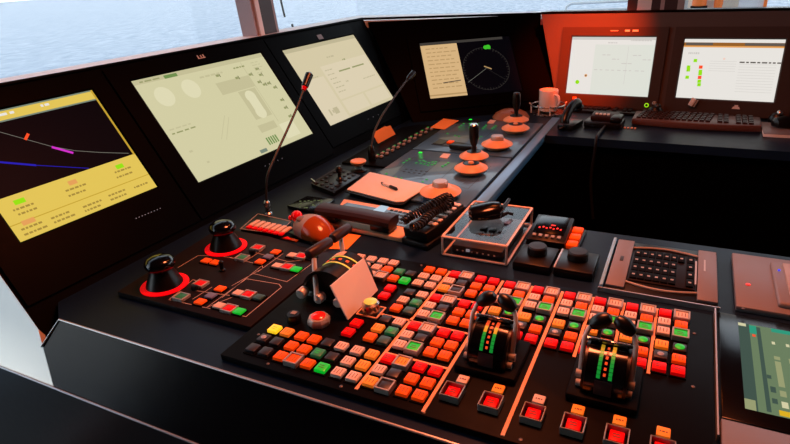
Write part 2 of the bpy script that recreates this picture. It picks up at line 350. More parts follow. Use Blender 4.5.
# sky
wd = bpy.data.worlds.new('sky'); scn.world = wd; wd.use_nodes = True; nt = wd.node_tree; bg = nt.nodes['Background']
tc = nt.nodes.new('ShaderNodeTexCoord'); sx = nt.nodes.new('ShaderNodeSeparateXYZ'); cr = nt.nodes.new('ShaderNodeValToRGB')
cr.color_ramp.elements[0].position = 0.0; cr.color_ramp.elements[0].color = (0.94, 0.97, 1.0, 1); cr.color_ramp.elements[1].position = 0.75; cr.color_ramp.elements[1].color = (0.10, 0.14, 0.19, 1)
e_ = cr.color_ramp.elements.new(0.38); e_.color = (0.62, 0.70, 0.80, 1)
nt.links.new(tc.outputs['Generated'], sx.inputs[0]); nt.links.new(sx.outputs['Z'], cr.inputs['Fac']); nt.links.new(cr.outputs['Color'], bg.inputs['Color']); bg.inputs['Strength'].default_value = 2.75
# outside things
r = thing('deck_rail', 'white tubular deck rail outside the front window', 'railing', (-0.825, 6.0, -1.2))
r.scale = (1.5, 1.5, 1.5)
rp = MB(); z = 0.6
rp.tube([(-0.215, 0, 0), (-0.215, 0, z + 0.275), (-0.205, 0, z + 0.31), (-0.175, 0, z + 0.327), (0.7, 0, z + 0.345)], 0.0085, 0)
rp.build('top_rail', 'rail', r)
MB().tube([(-0.215, 0, z + 0.284), (0.7, 0, z + 0.30)], 0.006).build('mid_rail', 'rail', r)
MB().cyl((0.30, 0, 0), (0.30, 0, z + 0.338), 0.0085).build('post', 'rail', r)
w = thing('window_wiper', 'black wiper arm outside the second left window, right of the maroon pillar', 'wiper', (-1.66, 2.25, 0.36))
MB().tube([(0.02, -0.045, 0.065), (-0.005, -0.058, 0.30), (-0.02, -0.07, 0.55)], 0.0045).build('arm', 'matteblack', w)
MB().tube([(0.03, -0.004, 0.0), (0.026, -0.006, 0.032)], 0.005).build('blade', 'matteblack', w)
def torch(x, z, s, label, band):
    t = thing('safety_torch', label, 'torch', (x*5.87/3.235, 5.87, 0.6 + (z - 0.6)*5.87/3.235), 'orange safety torches on the bulkhead')
    MB().lathe([(0.012*s, 0), (0.022*s, 0.02), (0.027*s, 0.09), (0.034*s, 0.135), (0.034*s, 0.29), (0.02*s, 0.36), (0.0, 0.37)], 0).build('body', 'safety', t)
    if band: MB().lathe([(0.030*s, 0.10), (0.040*s, 0.103), (0.040*s, 0.126), (0.030*s, 0.13)], 0).build('band', 'matteblack', t)
    MB().box((0, 0.06, 0.14), (0.03, 0.09, 0.04)).build('bracket', 'matteblack', t)
torch(0.002, 0.283, 1.65, 'wide orange safety torch with black band on the pale bulkhead outside', True)
torch(0.082, 0.283, 1.0, 'slim orange safety torch without band on the pale bulkhead outside', False)
# ------------------------------------------------------------------ console
RT = T(-0.4, 1.4, -DZ); RTi = RT.inverted()
con = thing('bridge_console', 'black U-shaped ship bridge console with sloping screen banks and grey end panel', 'console', RT)
def cpart(name, mb, mats, X=None): return mb.build(name, mats, con, RTi @ X if X is not None else RTi)
desk = [(-1.12, 0.60), (-1.056, 0.556), (0.62, 0.556), (0.62, 1.31), (-0.468, 1.31), (-0.468, 2.10), (1.1, 2.10), (1.1, 2.50), (-0.46, 2.59), (-1.06, 2.23)]
cpart('desktop', MB().prism(desk, -0.03, 0.0), 'desk')
body = [(-1.12, 0.62), (-1.06, 0.575), (0.60, 0.575), (0.60, 1.29), (-0.488, 1.29), (-0.488, 2.12), (1.08, 2.12), (1.08, 2.50), (-0.46, 2.59), (-1.06, 2.23)]
cpart('cabinet_base', MB().prism(body, -DZ + 0.001, -0.03), 'console')
e1 = wp(WING, -0.537, 0.385); e2 = wp(WING, -0.537, -0.145)
front = MB()
pl = [(-1.053, 0.556, 0), (-1.092, 0.529, -0.056), (-1.04, 0.498, -0.12), (0.62, 0.498, -0.12), (0.62, 0.556, 0)]
front.add(pl + [(p[0], p[1] + 0.03, p[2] - 0.012) for p in pl], [(0, 1, 2, 3, 4), (9, 8, 7, 6, 5), (0, 5, 6, 1), (1, 6, 7, 2), (2, 7, 8, 3), (3, 8, 9, 4), (4, 9, 5, 0)])
cpart('front_apron', front, 'apron')
pl = [tuple(e1), tuple(e2), (-1.043, 0.498, -0.12), (-1.615, 0.498, -0.12), (-1.615, 0.5425, -0.029), (-1.615, 0.557, 0.407)]
bk_ = [(p[0] - 0.003, p[1] + 0.012, p[2]) for p in pl]
ec = MB().add(pl + bk_, [(0, 5, 4, 1), (1, 4, 3, 2), (6, 7, 10, 11), (7, 8, 9, 10)] + [(k, (k+1) % 6, 6 + (k+1) % 6, 6 + k) for k in range(6)])
cpart('end_panel', ec, 'endgrey')
cpart('lower_panel', MB().box((-0.58, 0.513, -0.485), (2.4, 0.03, 0.73)), 'lower')
tr = MB(); tr.tube([(-1.092, 0.527, -0.055), (-1.053, 0.5555, 0.0005), (0.62, 0.5555, 0.0005)], 0.0022, 0, None, 8)
tr.tube([(-1.615, 0.4965, -0.12), (0.62, 0.4965, -0.12)], 0.0022, 0, None, 8)
cpart('edge_trim', tr, 'trim')
cpart('screen_bank', MB().prism([(-0.5365, -0.145), (-0.500, -0.26), (1.07, -0.26), (1.11, -0.145), (1.245, 0.385), (-0.5365, 0.385)], -0.03, 0), 'console', WING)
kq = [on(CORNER, 368, 22), on(CORNER, 408, 110), on(CORNER, 416, 128), on(CORNER, 557, 118), on(CORNER, 541, 14)]
B1 = wp(CORNER, *on(CORNER, 541, 13.5)); A1 = wp(CORNER, *on(CORNER, 365, 21.5))
cpart('corner_bank', MB().prism(kq, -0.02, 0.0), 'radarblack', CORNER)
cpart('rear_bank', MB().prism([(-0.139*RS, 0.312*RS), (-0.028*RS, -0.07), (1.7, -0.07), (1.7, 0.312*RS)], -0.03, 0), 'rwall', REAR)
top = MB()
a, b2, c2, d2 = wp(WING, -0.537, 0.384), wp(WING, 1.243, 0.378), wp(REAR, -0.14*RS, 0.313*RS), wp(REAR, 1.7, 0.313*RS)
top.tube([a, b2, B1], 0.005, 0, None, 8); top.tube([c2, d2], 0.005, 0, None, 8)
cpart('bank_edge', top, 'bezel')
cpart('desk_edge_strip', MB().prism([(-0.478, 1.30), (-0.446, 1.30), (-0.446, 2.36), (-0.478, 2.36)], -0.026, 0.004, 0, None, 0.003), 'edge_skytint')
# ------------------------------------------------------------------ monitors
def monitor(name, label, F, b, s, content, bez='bezel', logo=None, leds=None, group=None, lip=0.006):
    """b = bezel rect, s = screen rect, both in the bank's plane"""
    cx = (b[0] + b[2])/2; X = F @ T(cx, b[1], 0.0008)
    t = thing(name, label, 'screen', X, group)
    fm = MB(); o = (b[0] - cx, 0.0, b[2] - cx, b[3] - b[1]); i = (s[0] - cx, s[1] - b[1], s[2] - cx, s[3] - b[1])
    e = 0.004; z1 = lip
    ring = [o, (i[0] - e, i[1] - e, i[2] + e, i[3] + e), i]
    zs = [z1, z1, 0.0025]
    vs = [(o[0], o[1], 0), (o[2], o[1], 0), (o[2], o[3], 0), (o[0], o[3], 0)]
    for q, zz in zip(ring, zs): vs += [(q[0], q[1], zz), (q[2], q[1], zz), (q[2], q[3], zz), (q[0], q[3], zz)]
    fs = []
    for l in range(3):
        for k in range(4): fs.append((l*4 + k, l*4 + (k+1) % 4, (l+1)*4 + (k+1) % 4, (l+1)*4 + k))
    fm.add(vs, fs); fm.build('bezel', bez, t)
    sc = MB(); mats = []; sc_w = s[2] - s[0]; sc_h = s[3] - s[1]
    def mi(m):
        if m not in mats: mats.append(m)
        return mats.index(m)
    SX = T(i[0], i[1], 0)
    class D: pass
    d = D(); d.w = sc_w; d.h = sc_h; d.k = 0
    def zz(): d.k += 1; return 0.003 + 0.00001*d.k
    d.r = lambda x0, y0, x1, y1, m: sc.rect(x0*sc_w, (1 - y1)*sc_h, x1*sc_w, (1 - y0)*sc_h, zz(), mi(m), SX)
    d.s = lambda pts, w, m: sc.stroke([(x*sc_w, (1 - y)*sc_h) for x, y in pts], w, zz(), mi(m), SX)
    d.c = lambda x, y, r, m: sc.disc(x*sc_w, (1 - y)*sc_h, r, zz(), mi(m), SX)
    def text(x, y, n, w, m, hh=0.006, seed=0):
        rr = random.Random(seed + int(x*1000) + int(y*977)); xx = x
        for _ in range(n):
            ww = w*(0.5 + rr.random()); d.r(xx, y, xx + ww, y + hh/sc_h, m); xx += ww + w*0.35
    d.t = text
    d.u = lambda px, py: ((on(F, px, py)[0] - s[0])/sc_w, 1 - (on(F, px, py)[1] - s[1])/sc_h)
    content(d); sc.build('display', mats, t)
    if logo:
        for (lx, ly, lw, lh, lm) in logo:
            MB().box((lx - cx, ly - b[1], lip + 0.0004), (lw, lh, 0.0008)).build('badge', lm, t)
    if leds:
        l = MB()
        for (lx, ly) in leds: l.box((lx - cx, ly - b[1], lip + 0.0004), (0.0022, 0.0016, 0.0008))
        l.build('status_leds', 'ledwhite', t)
    return t
def c_chart(d):
    d.r(0, 0, 1, 1, 's_yel'); d.r(0, 0.0, 1, 0.012, 's_gry')
    d.r(0, 0.085, 0.985, 0.655, 's_blk'); d.r(0, 0.085, 0.985, 0.097, 's_gry')
    d.r(0.985, 0.0, 1, 0.66, 's_yel2')
    d.s([d.u(*p) for p in ((-20, 124), (0, 133), (25, 140), (52, 147.5), (75, 151.5), (100, 153.2), (128, 154))], 0.0013, 's_line')
    d.s([d.u(25, 140), d.u(27.5, 135)], 0.006, 's_red')
    d.s([d.u(52, 148), d.u(72, 153.5)], 0.0055, 's_mag')
    d.s([d.u(0, 163), d.u(35, 166)], 0.0045, 's_blue'); d.s([d.u(35, 166), d.u(88, 169)], 0.0015, 's_blue')
    d.r(0, 0.865, 1, 0.872, 's_yel2')
    for px, py, w, m in ((19, 202, 0.024, 's_lime'), (119, 167, 0.020, 's_lime'), (72, 183, 0.020, 's_salm'), (28, 222, 0.03, 's_salm')):
        q = d.u(px, py); d.s([(q[0] - w, q[1]), (q[0] + w, q[1])], 0.011, m)
    for px, py in ((22, 207), (27, 211), (73, 188), (76, 193), (121, 170), (123, 175), (30, 226), (33, 231), (59, 215), (62, 219), (90, 204), (92, 208), (115, 193), (117, 197), (140, 185)):
        q = d.u(px, py); d.t(q[0] - 0.06, q[1], 5, 0.02, 's_ink', 0.0045)
    d.t(0.25, 0.03, 3, 0.05, 's_white', 0.006); d.t(0.6, 0.03, 2, 0.03, 's_white', 0.006)
def c_plant(d):
    d.r(0, 0, 1, 1, 's_tan'); d.r(0, 0.0, 1, 0.045, 's_tan3'); d.r(0.2, 0.012, 0.29, 0.045, 's_grn'); d.t(0.04, 0.02, 3, 0.03, 's_olive', 0.004)
    for x, y, r in ((0.13, 0.20, 0.031), (0.32, 0.19, 0.031)): d.c(x, y, r, 's_tan2')
    d.r(0.50, 0.20, 0.78, 0.33, 's_tan3'); d.r(0.62, 0.34, 0.77, 0.66, 's_tan3'); d.c(0.695, 0.42, 0.022, 's_tan2'); d.r(0.66, 0.42, 0.735, 0.60, 's_tan2'); d.c(0.695, 0.60, 0.022, 's_tan2')
    d.r(0.78, 0.05, 0.785, 0.75, 's_tan3'); d.r(0.60, 0.72, 0.75, 0.80, 's_tan3'); d.r(0.77, 0.78, 0.90, 0.95, 's_tan2')
    for x, y in ((0.80, 0.20), (0.88, 0.23), (0.83, 0.30), (0.86, 0.34), (0.90, 0.34), (0.93, 0.40), (0.92, 0.55), (0.91, 0.64), (0.90, 0.74), (0.55, 0.13), (0.68, 0.20), (0.88, 0.16)): d.r(x - 0.012, y - 0.012, x + 0.012, y + 0.012, 's_olive'); d.r(x + 0.014, y - 0.02, x + 0.02, y + 0.02, 's_dkolive')
    for k in range(5): d.r(0.60 + 0.02*k, 0.86, 0.612 + 0.02*k, 0.94, 's_grn')
    d.t(0.03, 0.49, 4, 0.03, 's_tan3', 0.004); d.t(0.03, 0.53, 4, 0.035, 's_olive', 0.004); d.t(0.42, 0.10, 5, 0.025, 's_tan3', 0.006); d.t(0.70, 0.09, 4, 0.02, 's_olive', 0.005); d.t(0.68, 0.03, 5, 0.02, 's_tan3', 0.005)
    d.s([(0.30, 0.72), (0.42, 0.52)], 0.002, 's_tan3'); d.s([(0.33, 0.74), (0.44, 0.55)], 0.002, 's_tan3')
    d.t(0.06, 0.72, 1, 0.02, 's_tan3'); d.t(0.12, 0.86, 1, 0.02, 's_tan3'); d.r(0.5, 0.95, 0.56, 0.985, 's_gry')
    for k in range(5): d.t(0.86, 0.08 + 0.03*k, 2, 0.03, 's_tan3', 0.003)
def c_plan(d):
    d.r(0, 0, 1, 1, 's_pink'); d.r(0, 0, 1, 0.05, 's_pink3'); d.r(0.0, 0.42, 0.27, 1, 's_pink2'); d.r(0.30, 0.30, 0.98, 0.76, 's_pink2'); d.r(0.3, 0.78, 0.62, 0.96, 's_pink2'); d.r(0.65, 0.78, 0.97, 0.96, 's_pink2')
    d.s([(0.50, 0.42), (0.66, 0.42)], 0.006, 's_olive'); d.s([(0.70, 0.42), (0.88, 0.42)], 0.006, 's_olive')
    for k in range(6): d.t(0.33, 0.36 + 0.06*k, 3, 0.025, 's_pink3', 0.004)
    d.t(0.1, 0.40, 4, 0.02, 's_pink3', 0.004); d.t(0.45, 0.20, 3, 0.03, 's_pink3', 0.006); d.t(0.63, 0.28, 2, 0.02, 's_olive', 0.006); d.t(0.12, 0.84, 4, 0.02, 's_pink3', 0.012); d.t(0.5, 0.56, 2, 0.02, 's_pink3', 0.006); d.t(0.75, 0.60, 6, 0.025, 's_pink3', 0.004)
    d.r(0.08, 0.82, 0.10, 0.9, 's_pink3'); d.r(0.14, 0.82, 0.20, 0.9, 's_pink3')
def c_radar(d):
    d.r(0, 0, 1, 1, 's_blk'); d.r(0.0, 0.0, 0.92, 0.045, 's_radgrey'); d.t(0.05, -0.05, 5, 0.04, 's_radgrey', 0.005); d.t(0.44, -0.05, 3, 0.05, 's_radgrey', 0.005); d.t(0.8, -0.05, 2, 0.04, 's_radgrey', 0.005)
    d.r(0.0, 0.05, 0.40, 0.99, 's_radtan'); d.r(0.0, 0.93, 0.40, 0.955, 's_radtan2')
    for k in range(11): d.t(0.05, 0.11 + 0.07*k, 5, 0.045, 's_radtan2', 0.0045)
    d.s([(0.17, 0.74), (0.36, 0.72)], 0.004, 's_radgrey')
    x, y = d.u(486, 69); rw = 0.104
    for k in range(48):
        a = 2*math.pi*k/48; ca, sa = math.cos(a), math.sin(a); L = 0.007 if k % 4 else 0.011
        d.s([(x + (rw - L)*ca/d.w, y - (rw - L)*sa/d.h), (x + rw*ca/d.w, y - rw*sa/d.h)], 0.0016, 's_radgrey')
    for k in range(72):
        a = 2*math.pi*k/72; b3 = a + 2*math.pi/72; d.s([(x + rw*math.cos(a)/d.w, y - rw*math.sin(a)/d.h), (x + rw*math.cos(b3)/d.w, y - rw*math.sin(b3)/d.h)], 0.0009, 's_radgrey')
    g = d.u(486, 48); d.c(g[0] - 0.01, g[1], 0.010, 's_radgreen'); d.c(g[0] + 0.02, g[1] - 0.005, 0.011, 's_radgreen'); d.c(g[0] + 0.03, g[1] + 0.015, 0.006, 's_radgreen')
    q = d.u(468, 83); d.s([(x, y), q], 0.0014, 's_line'); d.s([(x, y), d.u(505, 80)], 0.0008, 's_radgrey'); d.s([d.u(484, 67), d.u(491, 69.5)], 0.005, 's_radtan2')
def c_web(d):
    d.r(0, 0, 1, 1, 's_white2'); d.r(0, 0, 1, 0.05, 's_lgt'); d.r(0, 0.05, 0.30, 1, 's_white'); d.r(0, 0.05, 1, 0.13, 's_white')
    q = d.u(577.5, 82); d.c(q[0], q[1], 0.0085, 's_lime'); q = d.u(586, 75.5); d.c(q[0], q[1], 0.006, 's_salm'); d.c(q[0], q[1], 0.003, 's_dk')
    for k in range(9): d.t(0.32 + 0.07*k, 0.56, 1, 0.03, 's_lgt', 0.003)
    d.s([(0.70, 0.16), (0.70, 0.8)], 0.0012, 's_lgt'); d.t(0.45, 0.09, 4, 0.02, 's_lgt', 0.004); d.t(0.72, 0.05, 8, 0.02, 's_lgt', 0.004)
    for k in range(5): d.t(0.40 + 0.12*k, 0.3 + 0.07*(k % 3), 2, 0.04, 's_lgt', 0.003)
def c_table(d):
    d.r(0, 0, 1, 1, 's_white'); d.r(0, 0.055, 1, 0.11, 's_brown'); d.r(0.02, 0.06, 0.30, 0.10, 's_dk'); d.r(0.62, 0.06, 1, 0.10, 's_dk'); d.r(0, 0.11, 1, 0.135, 's_salm')
    d.t(0.06, 0.22, 6, 0.018, 's_lgt', 0.007)
    def c(x, y): return ((x/5.225 + 670), (y/5.225 + 30))
    for x, y, m in ((133, 160, 's_lime'), (97, 194, 's_lime'), (96, 209, 's_lime'), (90, 247, 's_lime'), (159, 216, 's_lime'), (158, 229, 's_lime'), (153, 268, 's_lime'), (152, 286, 's_lime'), (161, 194, 's_red'), (155, 248, 's_red')):
        q = d.u(*c(x, y)); d.r(q[0] - 0.019, q[1] - 0.027, q[0] + 0.019, q[1] + 0.027, m)
    for k in range(11): d.r(0.60, 0.40 + 0.045*k, 0.96, 0.405 + 0.045*k, 's_lgt')
    d.t(0.60, 0.36, 8, 0.04, 's_dk', 0.005)
    for k in range(5): d.r(0.30, 0.36 + 0.04*k, 0.57, 0.365 + 0.04*k, 's_lgt')
    d.c(0.44, 0.32, 0.004, 's_rose')
def wl(pts): return [on(WING, *p) for p in pts]
monitor('monitor', 'leftmost screen, yellow framed black chart with magenta mark', WING, (-0.530, -0.095, -0.066, 0.369), (-0.47, 0.032, -0.118, 0.324), c_chart, 'bezel',
        leds=wl([(135 + 3*k, 219.5 - 1.25*k) for k in range(9)]), group='screens in the left bank')
lg = on(WING, 200, 58); monitor('monitor', 'large pale tan screen right of the yellow chart screen', WING, (-0.060, -0.095, 0.566, 0.369), (0.0, 0.0, 0.522, 0.324), c_plant, 'bezel',
        logo=[(lg[0], 0.347, 0.03, 0.002, 'legendw'), (lg[0] - 0.012, 0.353, 0.004, 0.01, 'legendw'), (lg[0], 0.353, 0.004, 0.008, 'legendw'), (lg[0] + 0.010, 0.353, 0.004, 0.01, 'legendw')], leds=wl([(264 + 4.2*k, 167 - 1.9*k) for k in range(5)]), group='screens in the left bank')
lg = on(WING, 319, 38); monitor('monitor', 'pale beige screen behind the upright microphone, left of the radar', WING, (0.572, -0.075, 1.106, 0.366), (0.630, 0.0, 1.097, 0.315), c_plan, 'bezel',
        logo=[(lg[0], lg[1], 0.03, 0.02, 'mauve')], leds=wl([(367 + 5*k, 120 - 2.2*k) for k in range(3)]), group='screens in the left bank')
q0 = on(CORNER, 432, 99.5); q1 = on(CORNER, 418, 44); q2 = on(CORNER, 509, 38)
monitor('radar_screen', 'dark radar screen with tan list and round range ring in the corner', CORNER, (q0[0] - 0.06, q0[1] - 0.055, q2[0] + 0.05, q1[1] + 0.05), ((q0[0] + q1[0])/2, q0[1], q2[0], q1[1]), c_radar, 'radarblack')
b0 = on(REAR, 563, 28)
lgr = [on(REAR, 636, 31), on(REAR, 628, 31), on(REAR, 615, 31)]
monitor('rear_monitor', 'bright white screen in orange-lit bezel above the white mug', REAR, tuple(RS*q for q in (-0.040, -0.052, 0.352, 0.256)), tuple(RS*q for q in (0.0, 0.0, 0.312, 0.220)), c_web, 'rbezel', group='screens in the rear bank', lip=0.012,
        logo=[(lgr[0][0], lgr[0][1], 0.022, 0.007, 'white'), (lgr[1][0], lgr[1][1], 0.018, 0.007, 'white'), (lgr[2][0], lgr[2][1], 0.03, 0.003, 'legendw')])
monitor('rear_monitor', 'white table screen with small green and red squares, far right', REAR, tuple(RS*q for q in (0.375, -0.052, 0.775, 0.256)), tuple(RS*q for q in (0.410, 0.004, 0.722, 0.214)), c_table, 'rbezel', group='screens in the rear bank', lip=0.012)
# ------------------------------------------------------------------ button kit (shared meshes, one object per button)
CAPW, CAPD = 0.0202, 0.0208
def button_mesh(key, cap, w=CAPW, d=CAPD, legend=1, bez=True, h=0.007):
    mb = MB()
    if bez: mb.box((0, 0, 0.0012), (w + 0.0035, d + 0.0045, 0.0024), 0)
    mb.box((0, 0.0005, 0.001 + h/2), (w, d, h), 1, None, 0.0014, 2, 0.96)
    z = 0.001 + h + 0.00015; rr = random.Random(sum(map(ord, key)))
    if legend == 1:      # three short columns of small print
        for k in range(3):
            x = (-0.26 + 0.26*k)*w; n = 2
            for j in range(n):
                y = (-0.14 + 0.26*j + 0.04*rr.random())*d; L = (0.10 + 0.06*rr.random())*d
                mb.rect(x - 0.028*w, y - L, x + 0.028*w, y + L, z, 2)
    elif legend == 2:    # two short lines
        for j in range(2): mb.rect(-0.26*w, (-0.14 + 0.24*j)*d, (0.10 + 0.15*rr.random())*w, (-0.06 + 0.24*j)*d, z, 2)
    elif legend == 3:    # lit label: dash with end marks
        for x0, x1 in ((-0.28, -0.16), (-0.10, 0.10), (0.16, 0.28)): mb.rect(x0*w, -0.07*d, x1*w, 0.07*d, z, 2)
    elif legend == 4:    # round lens on dark square
        mb.lathe([((0.25 if 'w' in key else 0.36)*w, 0.0), ((0.25 if 'w' in key else 0.36)*w, 0.001), (0.15*w, 0.0022), (0, 0.0026)], 2, T(0, 0, z), 16)
    return mb
BM = {}
def bmesh_of(kind):
    if kind not in BM:
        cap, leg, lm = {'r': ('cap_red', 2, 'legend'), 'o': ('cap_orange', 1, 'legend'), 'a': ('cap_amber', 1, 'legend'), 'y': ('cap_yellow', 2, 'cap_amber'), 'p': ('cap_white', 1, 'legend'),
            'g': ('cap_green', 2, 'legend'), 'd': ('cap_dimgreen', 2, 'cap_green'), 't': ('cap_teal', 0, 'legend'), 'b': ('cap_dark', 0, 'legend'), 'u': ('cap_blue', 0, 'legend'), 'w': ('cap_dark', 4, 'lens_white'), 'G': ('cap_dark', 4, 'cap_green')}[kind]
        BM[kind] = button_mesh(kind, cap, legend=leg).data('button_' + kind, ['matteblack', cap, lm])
    return BM[kind]
BNAME = {'r': 'red_button', 'o': 'orange_button', 'a': 'amber_button', 'y': 'yellow_button', 'p': 'white_button', 'g': 'green_button', 'd': 'dim_green_button', 't': 'dark_green_button', 'b': 'blank_button', 'u': 'blue_button', 'w': 'indicator_button', 'G': 'green_button'}
BLAB = {'G': 'black button with a green lens', 'y': 'brightly lit yellow button', 'w': 'dark button with small white lamp'}
def ring_mesh(name, w, d, t, h, m, z0=0.0):
    mb = MB()
    for c, s in (((0, d/2 - t/2), (w, t)), ((0, -d/2 + t/2), (w, t)), ((-w/2 + t/2, 0), (t, d - 2*t)), ((w/2 - t/2, 0), (t, d - 2*t))): mb.box((c[0], c[1], z0 + h/2), (s[0], s[1], h), 0, None, 0.0006, 1)
    return mb.data(name, m)
GUARD = ring_mesh('guard', 0.0258, 0.0268, 0.0029, 0.0100, 'silver')
GUARD2 = ring_mesh('guard', 0.0305, 0.032, 0.0017, 0.0125, 'steelguard')
def add_button(parent, kind, x, y, z=0.0, guard=False):
    o = put(BNAME[kind], bmesh_of(kind), parent, (x, y, z))
    if kind in BLAB: o['label'] = BLAB[kind]
    if guard:
        put('guard_frame', GUARD, o); o['label'] = BNAME[kind].replace('_', ' ') + ' in a silver guard frame'
    return o
# ------------------------------------------------------------------ main button panel
PX0, PX1, PY0, PY1, PT = -0.657, 0.094, 0.578, 0.996, 0.012
mp = thing('button_panel', 'large black control panel crowded with lit orange, red, white and green buttons', 'control panel', (0, 0.578, 0))
OY = 0.578
def my(y): return y - OY
pm = MB().prism([(-0.655, my(0.578)), (0.094, my(0.578)), (0.094, my(1.0)), (-0.640, my(1.0)), (-0.655, my(0.97))], 0.0, PT, 0, None, 0.0015)
pm.build('panel_plate', 'panel', mp)
grid4 = {  # section rows (far to near): column -> three keys
 (0.9675, 0.9375, 0.908): {-0.600: 'pu.', -0.571: 'pp.', -0.5425: 'ppp', -0.5165: 'pop', -0.488: '.do', -0.462: '.bg', -0.4325: 'opp', -0.406: 'opp', -0.376: 'rpa', -0.3502: 'pbb', -0.320: 'roo', -0.2935: 'roo'},
 (0.8687, 0.8387, 0.809): {-0.4325: 'bpo', -0.406: 'pdt', -0.377: 'rpp', -0.351: 'pbg', -0.3195: 'roo', -0.294: 'roo'},
 (0.7683, 0.7383, 0.709): {-0.434: 'bao', -0.4072: 'pdt', -0.377: 'rpp', -0.351: 'pbg', -0.3208: 'roo', -0.2955: 'roo'},
 (0.667, 0.6363, 0.606): {-0.607: 'ywb', -0.5798: 'abb', -0.5485: 'ooo', -0.522: 'ooo', -0.494: 'bdo', -0.4665: 'pbg', -0.4358: 'ppp', -0.408: 'aap', -0.378: 'rpa', -0.352: 'abb', -0.3213: 'roo', -0.2945: 'roo'},
}
guards = {(-0.3502, 0), (-0.3502, 2), (-0.351, 0), (-0.351, 2), (-0.352, 0), (-0.352, 2)}
for rows, cols in grid4.items():
    for x, ks in cols.items():
        for j, k in enumerate(ks):
            if k == '.': continue
            g = (x, j) in guards or (x == -0.522 and j == 2) or (x == -0.5165 and j == 2)
            add_button(mp, k, x, my(rows[j] + 0.002), PT, g)
upper, lower = (0.9655, 0.936, 0.907), (0.8663, 0.836, 0.8058)
for n, (xl, xr) in enumerate(((-0.2600, -0.2340), (-0.2045, -0.1783), (-0.1450, -0.1190), (-0.0900, -0.0640), (-0.0350, -0.0090), (0.0193, 0.0455))):
    for j, k in enumerate('rpp'): add_button(mp, k, xl, my(upper[j] + 0.002), PT)
    for j, k in enumerate('pog'): add_button(mp, k, xr, my(upper[j] + 0.002), PT, j != 1)
    for j, k in enumerate(('awr', 'awr', 'awr', 'awr', 'awr', 'awr')[n]): add_button(mp, k, xl, my(lower[j] + 0.002), PT)
    for j, k in enumerate('Gor'): add_button(mp, k, xr, my(lower[j] + 0.002), PT)
for x, y in ((-0.476, 0.870), (-0.474, 0.840), (-0.4776, 0.738), (-0.4773, 0.708)): add_button(mp, 'r', x, my(y + 0.002), PT)
def strip(x0, y0, x1, y1): 
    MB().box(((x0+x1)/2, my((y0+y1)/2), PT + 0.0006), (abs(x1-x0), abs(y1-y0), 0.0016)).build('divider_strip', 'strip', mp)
sw = 0.0055
for x, y0, y1 in ((-0.3925, 0.588, 0.985), (-0.2785, 0.583, 0.985), (-0.2185, 0.80, 0.985), (-0.161, 0.583, 0.985), (-0.1045, 0.79, 0.985), (-0.0500, 0.79, 0.985), (0.0056, 0.79, 0.985)): strip(x - sw/2, y0, x + sw/2, y1)
for y, x0, x1 in ((0.888, -0.39, -0.281), (0.788, -0.452, -0.281), (0.687, -0.39, -0.281)): strip(x0, y - sw*0.42, x1, y + sw*0.42)
lab = button_mesh('lab', 'cap_amber', 0.0175, 0.0185, 3, True, 0.004)
LAB_A = lab.data('lit_label', ['matteblack', 'cap_amber', 'legend']); LAB_P = lab.data('lit_label', ['matteblack', 'cap_white', 'legend'])
bigred = button_mesh('rr', 'cap_red', 0.0195, 0.0205, 2, True, 0.008).data('guarded_red_button', ['matteblack', 'cap_red', 'legend'])
for k, x in enumerate((-0.2485, -0.1925, -0.1318, -0.0768, -0.0215, 0.0333)):
    put('label_key', LAB_P if k in (0, 2) else LAB_A, mp, (x, my(0.668), PT))
    o = put('guarded_red_button', bigred, mp, (x - (0.003 if k == 0 else 0), my(0.632), PT)); o['label'] = 'red button inside a raised metal guard'; put('guard_frame', GUARD2, o)
screw = MB().lathe([(0.0028, 0), (0.0028, 0.0006), (0.002, 0.001), (0, 0.001)], 0, None, 10).data('screw', 'screwgrey')
for x, y in ((-0.5604, 0.588), (-0.4179, 0.586), (-0.2768, 0.5795+0.004), (-0.1364, 0.586), (-0.6293, 0.650), (0.0664, 0.928), (0.0669, 0.784), (-0.46, 0.99), (-0.10, 0.99), (0.03, 0.99)): put('screw', screw, mp, (x, my(y), PT))
# ------------------------------------------------------------------ lamps and knob between the buttons
h = thing('indicator_lamp', 'red push lamp in a chunky chrome hexagonal ring', 'lamp', (-0.545, 0.720, PT))
MB().lathe([(0.0200, 0), (0.0215, 0.003), (0.0215, 0.010), (0.0185, 0.0150), (0.0132, 0.0155)], 0, None, 8).build('bezel_ring', 'silver', h)
MB().lathe([(0.0132, 0.004), (0.0132, 0.0175), (0.010, 0.0195), (0, 0.020)], 0, None, 24).build('lens', 'redlens', h)
h = thing('indicator_lamp', 'yellow-green push lamp on a square orange-edged mount, right of the leaning card', 'lamp', (-0.474, 0.789, PT))
MB().box((0, 0, 0.001), (0.042, 0.038, 0.002), 0).build('mount_plate', 'black', h)
put('mount_edge', ring_mesh('mount_edge', 0.044, 0.040, 0.0028, 0.0032, 'strip'), h)
MB().lathe([(0.016, 0.002), (0.0175, 0.008), (0.0165, 0.019), (0.0125, 0.022)], 0, None, 28).build('bezel_ring', 'steel', h)
MB().lathe([(0.0125, 0.008), (0.0125, 0.0235), (0.009, 0.0255), (0, 0.0258)], 0, None, 24).build('lens', 'yellowlens', h)
k = thing('selector_knob', 'small black selector knob left of the chrome ringed red lamp', 'knob', (-0.592, 0.708, PT))
MB().lathe([(0.0125, 0), (0.0135, 0.002), (0.0128, 0.015), (0.0115, 0.0175), (0, 0.0178)], 0, None, 28).build('knob_body', 'black', k)
MB().box((0, 0.002, 0.0182), (0.010, 0.009, 0.001)).build('cap_mark', 'grey', k)
